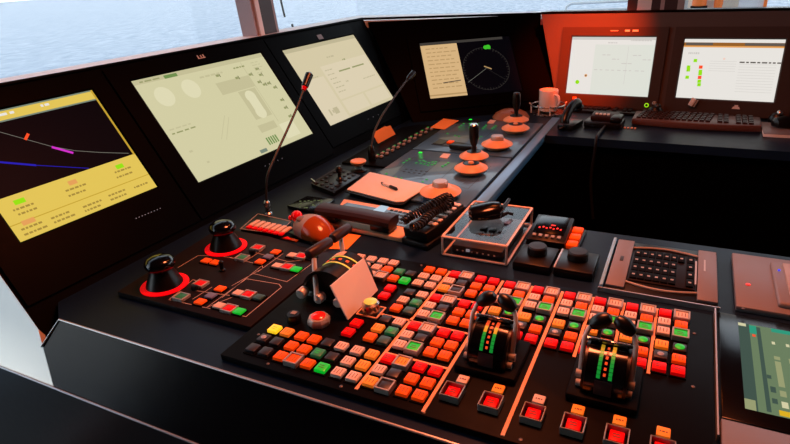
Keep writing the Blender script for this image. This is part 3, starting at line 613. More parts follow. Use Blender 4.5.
# ------------------------------------------------------------------ twin thruster levers at the right
def lever_unit(x, label, leds):
    t = thing('thruster_lever', label, 'lever', (x, 0.742, PT), 'twin thruster levers on the button panel')
    MB().box((0, -0.004, 0.006), (0.098, 0.104, 0.012), 0, None, 0.004).build('base_plate', 'matteblack', t)
    Rr = 0.047; zc = 0.022
    X = T(0, 0, zc) @ RY(90)       # local z -> world x
    def arc(mb, r0, r1, w0, w1, a0, a1, m, seg=24): # curved band around the x axis; angle 0 = straight up, positive towards the operator
        vs = []; fs = []
        for i in range(seg + 1):
            a = math.radians(a0 + (a1 - a0)*i/seg); s_, c_ = -math.sin(a), math.cos(a)
            for r, w in ((r1, w0), (r1, w1), (r0, w1), (r0, w0)): vs.append((w, r*s_, zc + r*c_))
        for i in range(seg):
            for k in range(4): fs.append((i*4+k, i*4+(k+1) % 4, (i+1)*4+(k+1) % 4, (i+1)*4+k))
        fs.append((3, 2, 1, 0)); fs.append((seg*4, seg*4+1, seg*4+2, seg*4+3)); mb.add(vs, fs, m)
    d = MB(); arc(d, 0.006, Rr, -0.0262, 0.0262, -100, 102, 0, 40)
    d.build('drum', 'drum', t)
    for sx in (-1, 1):
        c = MB(); arc(c, 0.004, Rr - 0.003, sx*0.0267, sx*0.0308, -100, 100, 0, 32); c.build('side_cheek', 'black', t)
        L = MB(); n = 9
        for q in range(n):
            a0 = 2 + q*7.2; arc(L, Rr, Rr + 0.0012, sx*0.0080 - 0.0025, sx*0.0080 + 0.0025, a0, a0 + 6.4, 1 if q < leds[0] else 0 if q >= leds[1] else 2, 3)
        L.build('light_bar', ['ledgreen', 'ledorange', 'ledyellow'], t)
    L = MB()
    for q in range(6): arc(L, Rr, Rr + 0.001, -0.0017, 0.0017, 6 + q*10, 6 + q*10 + 5, 0, 2)
    L.build('scale_dots', 'ledorange', t)
    L = MB(); arc(L, Rr, Rr + 0.0008, -0.012, 0.012, 70, 98, 0, 6); L.build('name_strip', 'cap_dark', t)
    bar = MB(); bar.tube([(-0.033, 0.004, zc + Rr + 0.003), (0.033, 0.004, zc + Rr + 0.003)], 0.003, 0, None, 10); bar.build('cross_bar', 'steel', t)
    for sx in (-1, 1):
        a = thing_part('lever_arm', MB().tube([(sx*0.0345, -0.020, 0.026), (sx*0.0352, -0.012, 0.055), (sx*0.0350, -0.003, 0.078), (sx*0.031, 0.004, 0.090), (sx*0.023, 0.008, 0.097)], [0.0040, 0.0038, 0.0036, 0.0035, 0.0034], 0, None, 10, 0.8), 'armgrey', t)
        MB().lathe([(0.0001, -0.017), (0.0065, -0.0155), (0.0105, -0.008), (0.0120, 0.001), (0.0108, 0.009), (0.0070, 0.015), (0.0001, 0.0175)], 0, T(sx*0.0168, 0.0105, 0.101) @ RY(sx*-58) @ RX(-12), 22).build('lever_knob', 'black', a)
        pv = MB(); pv.cyl((sx*0.031, -0.022, 0.026), (sx*0.0405, -0.022, 0.026), 0.0062, 0); pv.cyl((sx*0.031, -0.033, 0.018), (sx*0.0385, -0.033, 0.018), 0.0050, 0)
        pv.build('pivot_cap', 'grey', t)
    return t
def thing_part(name, mb, m, parent): return mb.build(name, m, parent)
lever_unit(-0.222, 'twin-knob thruster lever on black drum with green and yellow bars, nearer the screens', (2, 4))
lever_unit(-0.050, 'twin-knob thruster lever with green light bars, right of the other drum lever', (0, 2))
# ------------------------------------------------------------------ T-handle lever unit
LX, LY = -0.570, 0.868
t = thing('propulsion_lever', 'twin T-handle propulsion lever with brown grips and steel rods', 'lever', (LX, LY, PT))
def arcY(mb, r0, r1, y0, y1, a0, a1, m, seg=24, zc=0.012):
    vs = []; fs = []
    for i in range(seg + 1):
        a = math.radians(a0 + (a1 - a0)*i/seg); s_, c_ = math.sin(a), math.cos(a)
        for r, w in ((r1, y0), (r1, y1), (r0, y1), (r0, y0)): vs.append((r*s_, w, zc + r*c_))
    for i in range(seg):
        for k in range(4): fs.append((i*4+k, (i+1)*4+k, (i+1)*4+(k+1) % 4, i*4+(k+1) % 4))
    fs.append((0, 1, 2, 3)); fs.append((seg*4+3, seg*4+2, seg*4+1, seg*4)); mb.add(vs, fs, m); return mb
RD = 0.052
arcY(MB(), 0.004, RD, -0.072, 0.016, -92, 92, 0, 40).build('drum', 'black', t)
MB().box((0.0, -0.034, 0.003), (0.108, 0.094, 0.006), 0, None, 0.002).build('base_plate', 'black', t)
arcY(MB(), RD, RD + 0.0012, -0.036, -0.0325, -40, 80, 0).build('scale_line', 'yellowlens', t)
arcY(MB(), RD, RD + 0.0012, -0.009, -0.0055, -40, 80, 0).build('scale_line', 'yellowlens', t)
d = MB()
for q in range(6): arcY(d, RD, RD + 0.0014, -0.023, -0.017, -40 + q*18, -40 + q*18 + 6.5, 0, 2)
d.build('scale_dots', 'ledorange', t)
arcY(MB(), RD, RD + 0.0013, -0.003, 0.013, -50, -5, 0).build('scale_plate', 'cap_white', t)
arcY(MB(), RD - 0.002, RD + 0.004, -0.080, -0.062, -80, 70, 0).build('end_collar', 'black', t)
for nm, foot, top_, g0, g1 in (('near', (-0.583, 0.772, 0.022), (-0.609, 0.814, 0.088), (-0.618, 0.808, 0.097), (-0.609, 0.876, 0.097)), ('far', (-0.592, 0.895, 0.036), (-0.610, 0.916, 0.088), (-0.611, 0.886, 0.097), (-0.608, 0.950, 0.097))):
    o_ = Vector((LX, LY, PT)); foot, top_, g0, g1 = (Vector(v) - o_ for v in (foot, top_, g0, g1))
    rod = MB().tube([foot, top_], 0.0052, 0, None, 16).build('lever_rod', 'armgrey', t)
    d_ = (g1 - g0); n_ = d_.length; e_ = d_.normalized()
    MB().tube([g0, g0 + e_*0.001, g0 + e_*0.004, g0 + d_*0.5, g1 - e_*0.004, g1 - e_*0.001, g1], [0.006, 0.0092, 0.0108, 0.0112, 0.0108, 0.0092, 0.006], 0, None, 20).build('grip', 'grip', rod)
for (x, z, r) in ((-0.052, 0.011, 0.0105), (-0.012, 0.008, 0.0100), (0.032, 0.009, 0.0095)):
    MB().lathe([(0.0001, 0.018), (r*0.85, 0.0175), (r, 0.015), (r, 0.0)], 0, T(x, -0.079, z + 0.004) @ RX(90), 22).build('end_knob', 'armgrey', t)
# card leaning against it
cd = MB(); c0 = [Vector((-0.500, 0.748, PT + 0.001)), Vector((-0.498, 0.862, PT + 0.001)), Vector((-0.524, 0.862, 0.081)), Vector((-0.530, 0.748, 0.079))]
nn = (c0[1] - c0[0]).cross(c0[3] - c0[0]).normalized(); ctr = c0[0].copy()
vs = [v - ctr for v in c0] + [v - ctr - nn*0.003 for v in c0]
cd.add(vs, [(0, 1, 2, 3), (7, 6, 5, 4), (0, 4, 5, 1), (1, 5, 6, 2), (2, 6, 7, 3), (3, 7, 4, 0)])
tag(cd.build('cover_card', 'paper', None, T(*ctr)), 'pale blank card leaning on the right side of the T-handle lever', 'card')
# ------------------------------------------------------------------ small thruster panel at the left
SPT = 0.012
sp = thing('thruster_console', 'small black panel with salmon outlines and two red-ringed joysticks', 'control panel', (-0.84, 0.87, 0))
def sq(px, py, z=SPT): q = P(px, py, z); return (q.x + 0.84, q.y - 0.87)
poly = [(-1.013, 0.664), (-0.660, 0.664), (-0.660, 0.972), (-0.770, 0.978), (-0.870, 0.998), (-0.985, 0.998), (-1.030, 0.965)]
MB().prism([(x + 0.84, y - 0.87) for x, y in poly], 0, SPT, 0, None, 0.0015).build('panel_plate', 'panel2', sp)
def outline(pts, close=True):
    q = [sq(*p) for p in pts]; q = q + [q[0]] if close else q
    MB().stroke(q, 0.0016, SPT + 0.0003).build('engraved_outline', 'line', sp)
outline([(169, 300), (193, 280), (205, 284), (196, 291), (235, 296.5), (206, 308)], False)
outline([(169, 300), (206, 308), (246, 317), (281.5, 287.5), (279, 284.5), (246, 279)], False)
outline([(246, 279.5), (206.5, 308)], False)
outline([(232, 286), (263, 268.5), (262, 265.5), (248, 262), (228, 257.5)], False); outline([(262, 266), (222, 298)], False)
outline([(178, 268), (198, 256), (216, 256), (233, 258)], False); outline([(254, 274), (287, 282), (312, 264)], False); outline([(258, 272), (283, 254)], False); outline([(256, 253), (288, 262), (316, 259)], False)
outline([(192.6, 299.5), (212, 287.5)], False); outline([(245, 262), (263, 250)], False)
SB = {}
def sbtn(kind, px, py, guard=False, w=0.021, d=0.0185):
    if kind not in SB:
        cap = {'r': 'cap_red', 'o': 'cap_orange', 'g': 'cap_green', 'd': 'cap_dimgreen', 'p': 'cap_white', 'u': 'cap_blue', 'b': 'cap_teal'}[kind]
        SB[kind] = button_mesh('s' + kind, cap, w, d, 0, True, 0.005).data('small_button_' + kind, ['matteblack', cap, 'legend'])
        SB['guard'] = ring_mesh('guard', 0.028, 0.025, 0.0028, 0.0068, 'silver')
    x, y = sq(px, py, SPT + 0.006); o = put(BNAME['t' if kind == 'b' else 'd' if kind == 'd' else kind], SB[kind], sp, (x, y, SPT))
    if guard: put('guard_frame', SB['guard'], o); o['label'] = BNAME[kind].replace('_', ' ') + ' in a silver guard frame'
for a in (('r', 200.5, 283, True), ('d', 181, 296, True), ('o', 220, 288), ('u', 210.5, 295), ('o', 200, 301), ('p', 238, 292.3), ('r', 248, 293.8, True), ('b', 258.5, 296.5), ('p', 219, 305), ('r', 229, 307.8, True), ('g', 239, 310.5),
          ('r', 257.5, 247, True), ('d', 242, 257, True), ('o', 275.5, 251.3), ('u', 268, 256), ('o', 260, 261), ('p', 292, 254.5), ('r', 301.5, 255.5, True), ('b', 311, 256.5), ('p', 277, 265), ('r', 287, 266.3, True), ('g', 296, 268.5),
          ('o', 206, 260), ('o', 215, 261.8)):
    if a[0] == 'o' and a[1] in (206, 215): sbtn(*a)
    else: sbtn(*a)
for px, py in ((195, 290), (252.5, 254.5)):
    x, y = sq(px, py); MB().box((x, y, SPT + 0.006), (0.016, 0.007, 0.012), 0, None, 0.002).build('toggle_switch', 'black', sp)
x, y = sq(222.5, 271); MB().lathe([(0.007, 0), (0.007, 0.003), (0.0045, 0.006), (0.0055, 0.022), (0.003, 0.025), (0, 0.0255)], 0, T(x, y, SPT), 16).build('toggle_peg', 'black', sp)
def joy(x, y, label, h):
    t = thing('joystick', label, 'joystick', (x, y, SPT), 'red-ringed joystick knobs')
    MB().lathe([(0.0495, 0), (0.0495, 0.002), (0.0445, 0.0035), (0.0385, 0.0035), (0.0385, 0)], 0, None, 48).build('light_ring', 'redring', t)
    MB().lathe([(0.0388, 0), (0.0375, 0.006), (0.033, 0.016), (0.0255, 0.032), (0.023, 0.040), (0.0, 0.040)], 0, None, 40).build('rubber_boot', 'black', t)
    k = MB().lathe([(0.0, 0.036), (0.022, 0.0365), (0.030, 0.046), (0.0315, 0.052), (0.029, 0.059), (0.022, 0.0645), (0.012, 0.0672), (0.0, 0.068)], 0, T(0, 0, h), 36).build('knob_cap', 'drum', t)
    return t
joy(-0.936, 0.722, 'black joystick knob in glowing red ring, nearest the front edge', 0.0)
joy(-0.934, 0.911, 'black joystick knob in glowing red ring, behind the other one', 0.0)
# ------------------------------------------------------------------ right hand section: keypad, device plate, low screen
kpq = [P(605.5, 285, 0.013), P(718, 302, 0.013), P(716.5, 253, 0.013), P(618.5, 239, 0.013)]
KXC = sum(q.x for q in kpq)/4; KYC = sum(q.y for q in kpq)/4; KW = (kpq[1].x - kpq[0].x + kpq[2].x - kpq[3].x)/2; KD = (kpq[2].y - kpq[1].y + kpq[3].y - kpq[0].y)/2
t = thing('keypad', 'black keypad of small square keys in a wide grey metal frame', 'keypad', (KXC, KYC, 0))
MB().box((0, 0, 0.004), (KW + 0.004, KD + 0.012, 0.008), 0, None, 0.003).build('backplate', 'black', t)
for sx in (-1, 1): MB().box((sx*(KW/2 - 0.017), 0, 0.0105), (0.034, KD, 0.006), 0, None, 0.0015).build('side_plate', 'mauve', t)
for sy in (-1, 1):
    mb = MB(); pts = [((KW/2 - 0.034)*(-1 + 0.2*k), sy*(KD/2 - 0.028 + 0.013*math.sin(math.pi*k/10)), 0.010) for k in range(11)]; mb.tube(pts, 0.0026, 0, None, 8); mb.build('curved_rail', 'grey', t)
MB().box((0, 0, 0.0095), (KW - 0.075, KD - 0.072, 0.003), 0, None, 0.001).build('key_bed', 'panel2', t)
km = MB(); km.box((0, 0, 0.002), (0.0072, 0.0085, 0.004), 0, None, 0.0012); km.rect(-0.0016, -0.0010, 0.0016, 0.0018, 0.0041, 1); KM = km.data('key', ['darkgrey', 'legendw'])
key = MB().box((0, 0, 0.0018), (0.0125, 0.030, 0.0036), 0, None, 0.0008); key.rect(-0.0027, -0.0025, 0.0027, 0.0030, 0.0037, 1); KEY = key.data('key', ['matteblack', 'grey'])
for j in range(4):
    for i in range(8):
        if i == 6 and j > 0: continue
        put('key', KEY, t, (-0.0515 + 0.0140*i + (0.003 if i == 7 else 0), 0.050 - 0.033*j, 0.0108))
MB().box((KW/2 - 0.0375, 0.0, 0.0118), (0.003, 0.10, 0.003)).build('side_slider', 'silver', t)
MB().box((-KW/2 + 0.017, 0.012, 0.0139), (0.007, 0.022, 0.0008), 0, None, 0.0003).build('badge', 'darkgrey', t)
MB().box((KW/2 - 0.022, 0.035, 0.0138), (0.003, 0.05, 0.0006)).build('lettering_strip', 'silver', t)
t = thing('sky_tinted_bar', 'metal bar tinted pale blue as window reflection, left side of the keypad', 'bar', (KXC - KW/2 - 0.0075, KYC, 0))
MB().box((0, 0, 0.007), (0.007, KD + 0.012, 0.014), 0, None, 0.002).build('bar', 'bar_skytint', t)
t = thing('keypad_edge', 'thin pale metal line along the near side of the keypad', 'strip', (KXC - 0.004, KYC - KD/2 - 0.0105, 0))
MB().box((0, 0, 0.005), (KW + 0.016, 0.0025, 0.010)).build('strip', 'trim', t)
t = thing('device_plate', 'grey metal plate with red dot holding a handset cradle, right of keypad', 'panel', (0.24, 1.157, 0))
MB().box((0.0, 0, 0.006), (0.216, 0.222, 0.012), 0, None, 0.002).build('plate', 'mauve', t)
q = P(748, 285, 0.012); MB().lathe([(0.0042, 0), (0.0042, 0.0012), (0, 0.0016)], 0, T(q.x - 0.24, q.y - 1.157, 0.012), 16).build('red_dot', 'ledred', t)
MB().box((0.010, -0.008, 0.016), (0.108, 0.170, 0.012), 0, None, 0.010, 3).build('cradle', 'mauve', t)
MB().box((0.019, -0.008, 0.023), (0.088, 0.148, 0.006), 0, None, 0.004).build('device_body', 'grey', t)
MB().box((0.035, 0.02, 0.0265), (0.05, 0.07, 0.001)).build('display', 'glossblack', t)
q = P(779, 270.5, 0.026); MB().ball((q.x - 0.24, q.y - 1.157, 0.0262), 0.0022).build('blue_lamp', 'ledblue', t)
for i in range(4):
    q = P(735.5 + 1.3*i, 300 + 2*i, 0.012)
q = P(743, 309, 0.012); put('screw', screw, t, (q.x - 0.24, q.y - 1.157, 0.012))
def on_low(px, py): q = P(px, py, 0.006); return (q.x, q.y)
t = thing('low_screen', 'green-grey low display with yellow columns at the far right edge', 'screen', (0.25, 0.885, 0))
MB().box((0, 0, 0.002), (0.29, 0.285, 0.004), 0, None, 0.001).build('bezel', 'glossblack', t)
d = MB(); X0, X1, Y0, Y1 = 0.134 - 0.25, 0.365 - 0.25, 0.772 - 0.885, 1.002 - 0.885; W_, H_ = X1 - X0, Y1 - Y0
mats = ['s_moss', 's_moss2', 's_mosd', 's_teal', 's_amb', 's_red', 's_tan']
cnt = [0]
def dr(x0, y0, x1, y1, m): cnt[0] += 1; d.rect(X0 + x0*W_, Y0 + (1 - y1)*H_, X0 + x1*W_, Y0 + (1 - y0)*H_, 0.0045 + 0.00001*cnt[0], mats.index(m))
dr(0, 0, 1, 1, 's_moss'); dr(0, 0, 0.07, 1, 's_mosd'); dr(0.115, 0.02, 0.14, 0.98, 's_mosd'); dr(0.07, 0.01, 0.115, 0.12, 's_teal'); dr(0.21, 0.0, 0.34, 0.05, 's_teal'); dr(0.55, 0.0, 0.66, 0.14, 's_teal'); dr(0.085, 0.13, 0.105, 0.16, 's_red'); dr(0, 0.9, 0.06, 1, 's_moss2'); dr(0, 0, 0.05, 0.04, 's_tan')
for k in range(9):
    x = 0.20 + 0.085*k; dr(x, 0.36, x + 0.035, 0.70, 's_moss2'); dr(x, 0.74, x + 0.035, 0.80, 's_moss2'); dr(x, 0.85, x + 0.035, 0.91, 's_tan'); dr(x - 0.02, 0.94, x + 0.045, 0.99, 's_amb'); dr(x, 0.18, x + 0.02, 0.215, 's_tan'); dr(x, 0.40 + 0.02*(k % 3), x + 0.035, 0.42 + 0.02*(k % 3), 's_moss')
dr(0.14, 0.60, 0.165, 0.64, 's_mosd'); dr(0.15, 0.72, 0.18, 0.78, 's_mosd'); dr(0.15, 0.84, 0.18, 0.89, 's_mosd')
d.build('display', mats, t)
t = thing('seam_trim', 'thin pale seam strip between the button panel and the low display', 'strip', (0.0985, 0.86, 0))
MB().box((0, 0, 0.006), (0.0022, 0.33, 0.012)).build('strip', 'trim', t)
t = thing('corner_plate', 'orange-lit grey metal plate at the bottom right corner', 'panel', (0.21, 0.66, 0))
MB().box((0, 0, 0.005), (0.215, 0.145, 0.010), 0, None, 0.002).build('plate', 'mauve', t)
# ------------------------------------------------------------------ items behind the main panel
t = thing('call_keypad', 'black call panel with a row of seven pale keys ending in red', 'keypad', (-0.945, 1.08, 0))
kp = [(q.x, q.y) for q in (P(258, 214, 0.014), P(291, 221.5, 0.014), P(278.5, 234, 0.014), P(240.5, 229, 0.014))]
MB().prism([(x + 0.945, y - 1.08) for x, y in kp], 0, 0.014, 0, None, 0.0015).build('case', 'black', t)
MB().stroke([(x + 0.945, y - 1.08) for x, y in kp + kp[:1]], 0.003, 0.0143).build('rim', 'grey', t)
for k in range(7):
    q = P(252.5 + 5.35*k, 223.6 + 1.15*k, 0.019); x = q.x + 0.945; y = q.y - 1.08
    o = MB().box((x, y + 0.008, 0.0165), (0.0122, 0.034, 0.005), 0, None, 0.0012).build('pale_key', 'cap_white', t)
    MB().box((x + 0.002, y - 0.0165, 0.0165), (0.0122, 0.012, 0.005), 0, None, 0.0012).build('red_key', 'cap_red', t)
t = thing('gooseneck_microphone', 'tall gooseneck microphone standing by the call panel, red ring under its head', 'microphone', (-0.983, 1.135, 0), 'gooseneck microphones')
MB().lathe([(0.011, 0), (0.011, 0.004), (0.0075, 0.008), (0.0075, 0.022), (0.009, 0.024), (0.009, 0.036), (0.006, 0.040), (0, 0.040)], 0, None, 20).build('base_socket', 'steel', t)
def curve(pts, n=6):
    out = []; pts = [Vector(p) for p in pts]
    for i in range(len(pts) - 1):
        p0, p1, p2, p3 = pts[max(i-1, 0)], pts[i], pts[i+1], pts[min(i+2, len(pts)-1)]
        for k in range(n):
            u = k/n; out.append(0.5*((2*p1) + (-p0 + p2)*u + (2*p0 - 5*p1 + 4*p2 - p3)*u*u + (-p0 + 3*p1 - 3*p2 + p3)*u**3))
    out.append(pts[-1]); return out
def onx(px, py, x): d = ray(px, py); return CAM + d*(x/d.x)
base = Vector((-0.983, 1.135, 0))
stem = [Vector((0, 0, 0.036))] + [onx(px, py, -0.983) - base for px, py in ((266.3, 193), (267.5, 176), (275, 157), (286, 133), (297, 108), (303.5, 90))]
MB().tube(curve(stem), 0.0034, 0, None, 10).build('gooseneck', 'rubber', t)
h0 = stem[-1]; h1 = onx(310, 73, -0.983) - base; dv = (h1 - h0)
hd = MB(); hd.tube([h0 + dv*0.0, h0 + dv*0.18, h0 + dv*0.20, h0 + dv*0.9, h0 + dv*1.0], [0.005, 0.0085, 0.0105, 0.0118, 0.006], 0, None, 18); head = hd.build('head', 'black', t)
MB().tube([h0 - dv*0.02, h0 + dv*0.15], [0.0056, 0.0088], 0, None, 18).build('red_ring', 'redball', head)
b2v = Vector((-0.924, 1.63, 0.007))
t = thing('gooseneck_microphone', 'shorter gooseneck microphone leaning right in front of the beige screen', 'microphone', b2v, 'gooseneck microphones')
MB().lathe([(0.013, 0), (0.013, 0.03), (0.009, 0.045), (0.005, 0.05), (0, 0.05)], 0, None, 18).build('base_socket', 'black', t)
stem = [Vector((0, 0, 0.045))] + [onx(px, py, -0.924) - b2v for px, py in ((372, 143), (374.5, 132), (381, 118), (390, 104), (402, 87), (407.5, 80))]
MB().tube(curve(stem), 0.0034, 0, None, 10).build('gooseneck', 'darkgrey', t)
h0 = stem[-1]; h1 = onx(414, 72.5, -0.924) - b2v; dv = h1 - h0
MB().tube([h0, h0 + dv*0.2, h0 + dv*0.9, h0 + dv], [0.006, 0.0095, 0.011, 0.006], 0, None, 16).build('head', 'black', t)
# trackball mouse on its orange sheet
t = thing('trackball_mouse', 'grey curved trackball mouse with a shiny red ball and orange lamp reflection painted on its flank', 'trackball', T(-0.782, 1.060, 0.0022) @ RZ(-20) @ Matrix.Scale(0.9, 4))
def loft(secs, m=0, n=16):
    mb = MB(); vs = []; fs = []
    for (x, hw, hh, cy, cz) in secs:
        for k in range(n):
            a = math.pi*2*k/n; vs.append((x, cy + hw*math.cos(a), max(0.004, cz + hh*math.sin(a))))
    for i in range(len(secs)-1):
        for k in range(n): k2 = (k+1) % n; fs.append((i*n+k, i*n+k2, (i+1)*n+k2, (i+1)*n+k))
    fs.append(tuple(reversed(range(n)))); fs.append(tuple((len(secs)-1)*n+k for k in range(n))); return mb.add(vs, fs, m)
loft([(-0.066, 0.010, 0.010, 0, 0.018), (-0.060, 0.028, 0.020, 0, 0.018), (-0.040, 0.042, 0.032, 0, 0.018), (-0.010, 0.047, 0.041, 0, 0.016), (0.005, 0.047, 0.042, 0, 0.015)]).build('shell', 'grey', t)
loft([(0.004, 0.0472, 0.0425, 0, 0.015), (0.022, 0.045, 0.039, 0, 0.014), (0.046, 0.038, 0.029, 0, 0.012), (0.062, 0.028, 0.016, 0, 0.010), (0.069, 0.012, 0.006, 0, 0.008)]).build('flank', 'orangeplastic_glint', t)  # orange half paints a lamp reflection into the shell colour
MB().box((0, 0, 0.0025), (0.132, 0.086, 0.005), 0, None, 0.002).build('sole', 'black', t)
bl = t.matrix_basis.inverted() @ P(296.8, 216.5, 0.042); MB().ball(tuple(bl), 0.0165).build('ball', 'redball', t)
bl = t.matrix_basis.inverted() @ P(290.5, 218, 0.036); MB().ball(tuple(bl), 0.007).build('side_button', 'redball', t)
MB().ball((-0.028, -0.018, 0.047), 0.014, 0, None, 20, (1, 1, 0.5)).build('thumb_button', 'mauve', t)
sh = [P(310, 251), P(345, 256), P(371, 232), P(345, 228)]
def sheet(name, label, cat, pts, m, z=0.0, th=0.0012, group=None):
    c = sum((Vector((p.x, p.y)) for p in pts), Vector((0, 0)))/len(pts)
    return tag(MB().prism([(p.x - c.x, p.y - c.y) for p in pts], 0, th).build(name, m, None, T(c.x, c.y, z)), label, cat, group)
sheet('paper_sheet', 'orange paper sheet lying on the console behind the T-handle lever', 'paper', [P(322, 249), P(347, 250), P(361, 236), P(335, 232.5)], 'orangepaper')
rs = [P(281, 239), P(297, 242), P(293, 236), P(287, 233)]
t = thing('alarm_tag', 'small red and orange tag in front of the trackball mouse', 'tag', (-0.846, 1.005, 0.0)) 
q = [P(281, 239.0, 0.001), P(296, 242.2, 0.001), P(299, 240.6, 0.001), P(286, 237.6, 0.001)]
MB().prism([(p.x + 0.846, p.y - 1.005) for p in q], 0, 0.003).build('tag_base', 'orangeplastic_glint', t)
q = [P(283.5, 238.6, 0.004), P(291, 240.0, 0.004), P(288, 237.4, 0.004)]
MB().prism([(p.x + 0.846, p.y - 1.005) for p in q], 0.003, 0.006).build('tag_corner', 'redlens', t)
# telephone tray with display card + handset
t = thing('telephone_console', 'flat desk telephone with orange-edged tray and blue-grey key field', 'telephone', (-0.69, 1.215, 0))
tr_ = [(q.x, q.y) for q in (P(327, 223, 0.012), P(402, 238.5, 0.012), P(423, 213, 0.012), P(344, 199, 0.012))]
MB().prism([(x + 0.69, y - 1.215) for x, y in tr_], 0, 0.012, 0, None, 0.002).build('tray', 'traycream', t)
q = [P(347, 203, 0.0125), P(421, 216, 0.0125), P(408, 228, 0.0125), P(330, 213, 0.0125)]
MB().prism([(p.x + 0.69, p.y - 1.215) for p in q], 0.012, 0.0135).build('key_field', 'farpanel', t)
q = [P(381, 205.5, 0.0137), P(389, 207, 0.0137), P(384, 212.5, 0.0137), P(373, 210.5, 0.0137)]
MB().prism([(p.x + 0.69, p.y - 1.215) for p in q], 0.0135, 0.0142).build('lit_label', screen('pale_label', (186, 206, 222)), t)
lm = MB()
for j in range(4):
    for i in range(6):
        p = P(392 + 4.2*i - 2.6*j, 210.3 + 0.9*i + 3.0*j, 0.0137); lm.box((p.x + 0.69, p.y - 1.215, 0.0141), (0.009, 0.007, 0.0012))
lm.build('keys', 'darkgrey', t)
a, b = P(321, 214.3, 0.025), P(394, 227.5, 0.025); dv = (b - a).normalized(); ang = math.atan2(dv.y, dv.x); L = (b - a).length
t = thing('telephone_handset', 'long black handset resting on the desk telephone', 'handset', T((a.x + b.x)/2, (a.y + b.y)/2, 0.012) @ Matrix.Rotation(ang, 4, 'Z'))
hs = MB(); n = 12
secs = []
for k in range(n + 1):
    u = -1 + 2*k/n; z = 0.027 + 0.002*(1 - u*u); w_ = 0.0235 + 0.002*abs(u)**3; h_ = 0.013; x = u*L/2; secs.append((x, w_, h_, z))
vs = []; fs = []; prof = [(-1, -0.5), (-1, 0.35), (-0.75, 0.85), (-0.35, 1), (0.35, 1), (0.75, 0.85), (1, 0.35), (1, -0.5), (0.7, -1), (-0.7, -1)]
for (x, w_, h_, z) in secs:
    for (py_, pz_) in prof: vs.append((x, py_*w_, z + pz_*h_))
m_ = len(prof)
for i in range(n):
    for k in range(m_): fs.append((i*m_+k, i*m_+(k+1) % m_, (i+1)*m_+(k+1) % m_, (i+1)*m_+k))
fs.append(tuple(reversed(range(m_)))); fs.append(tuple(n*m_+k for k in range(m_)))
hs.add(vs, [tuple(reversed(f)) for f in fs]); hs.build('handle', 'grip', t)
for sx in (-1, 1): MB().box((sx*(L/2 - 0.030), 0, 0.0105), (0.056, 0.042, 0.018), 0, None, 0.005).build('ear_pad' if sx < 0 else 'mouth_pad', 'black', t)
# VHF radio handset on cradle with coiled cord
t = thing('radio_telephone', 'black radio telephone base with orange-lit keys beside the acrylic box', 'telephone', T(-0.501, 1.172, 0) @ RZ(-12))
MB().box((0, 0, 0.008), (0.076, 0.180, 0.016), 0, None, 0.004).build('foot', 'black', t)
wd_ = MB(); wd_.prism([(-0.082, 0.016), (-0.088, 0.044), (-0.050, 0.044), (0.075, 0.060), (0.085, 0.016)], -0.034, 0.034, 0, Matrix(((0, 0, 1, 0), (1, 0, 0, 0), (0, 1, 0, 0), (0, 0, 0, 1))), 0.004); wd_.build('body', 'black', t)
kk = MB().box((0, 0, 0.002), (0.011, 0.013, 0.005), 0, None, 0.0015).data('key', 'cap_white')
for j in range(6):
    for i in range(3):
        if i == 0 and j in (3,): continue
        put('key', kk, t, (0.001 + 0.0125*i, -0.040 + 0.020*j, 0.0445 + 0.00256*j))
MB().box((-0.010, -0.066, 0.0455), (0.028, 0.016, 0.005), 0, None, 0.002).build('key_block', 'cap_amber', t)
def coil(axis, turns, rad, wire, per=12):
    axis = curve(axis, 8); n = turns*per; pts = []
    for k in range(n + 1):
        u = k/n*(len(axis) - 1); i = min(int(u), len(axis) - 2); f = u - i; p = axis[i].lerp(axis[i+1], f); d = (axis[i+1] - axis[i]).normalized()
        s_ = Vector((0, 0, 1)).cross(d).normalized(); w_ = d.cross(s_); a = 2*math.pi*k/per; r_ = rad if not callable(rad) else rad(k/n)
        pts.append(p + s_*math.cos(a)*r_ + w_*math.sin(a)*r_)
    return MB().tube(pts, wire, 0, None, 6)
c = Vector((-0.50, 1.2, 0))
ax = [P(404, 225, 0.050), P(410, 220, 0.058), P(418, 216, 0.064), P(426, 211, 0.072), P(434, 207, 0.078), P(442, 203, 0.080), P(448, 201, 0.078), P(449, 207, 0.072), P(442, 211, 0.066), P(434, 215, 0.062), P(427, 221, 0.060), P(420, 228, 0.060), P(412, 231, 0.062)]
co = coil([p - c + Vector((0, 0, 0.008)) for p in ax], 40, lambda u: 0.0085 + 0.002*math.sin(math.pi*u), 0.0026).build('coiled_cord', 'rubber', None, T(*c))
tag(co, 'black coiled telephone cord looped over the radio telephone', 'cord')
t = thing('clip', 'small silver cable clip behind the radio telephone', 'clip', (-0.492, 1.292, 0.0))
MB().box((0, 0, 0.013), (0.012, 0.02, 0.026), 0, None, 0.003).build('clip_body', 'silver', t)
MB().ball((0.006, -0.012, 0.022), 0.006).build('clip_tip', 'cap_amber', t)
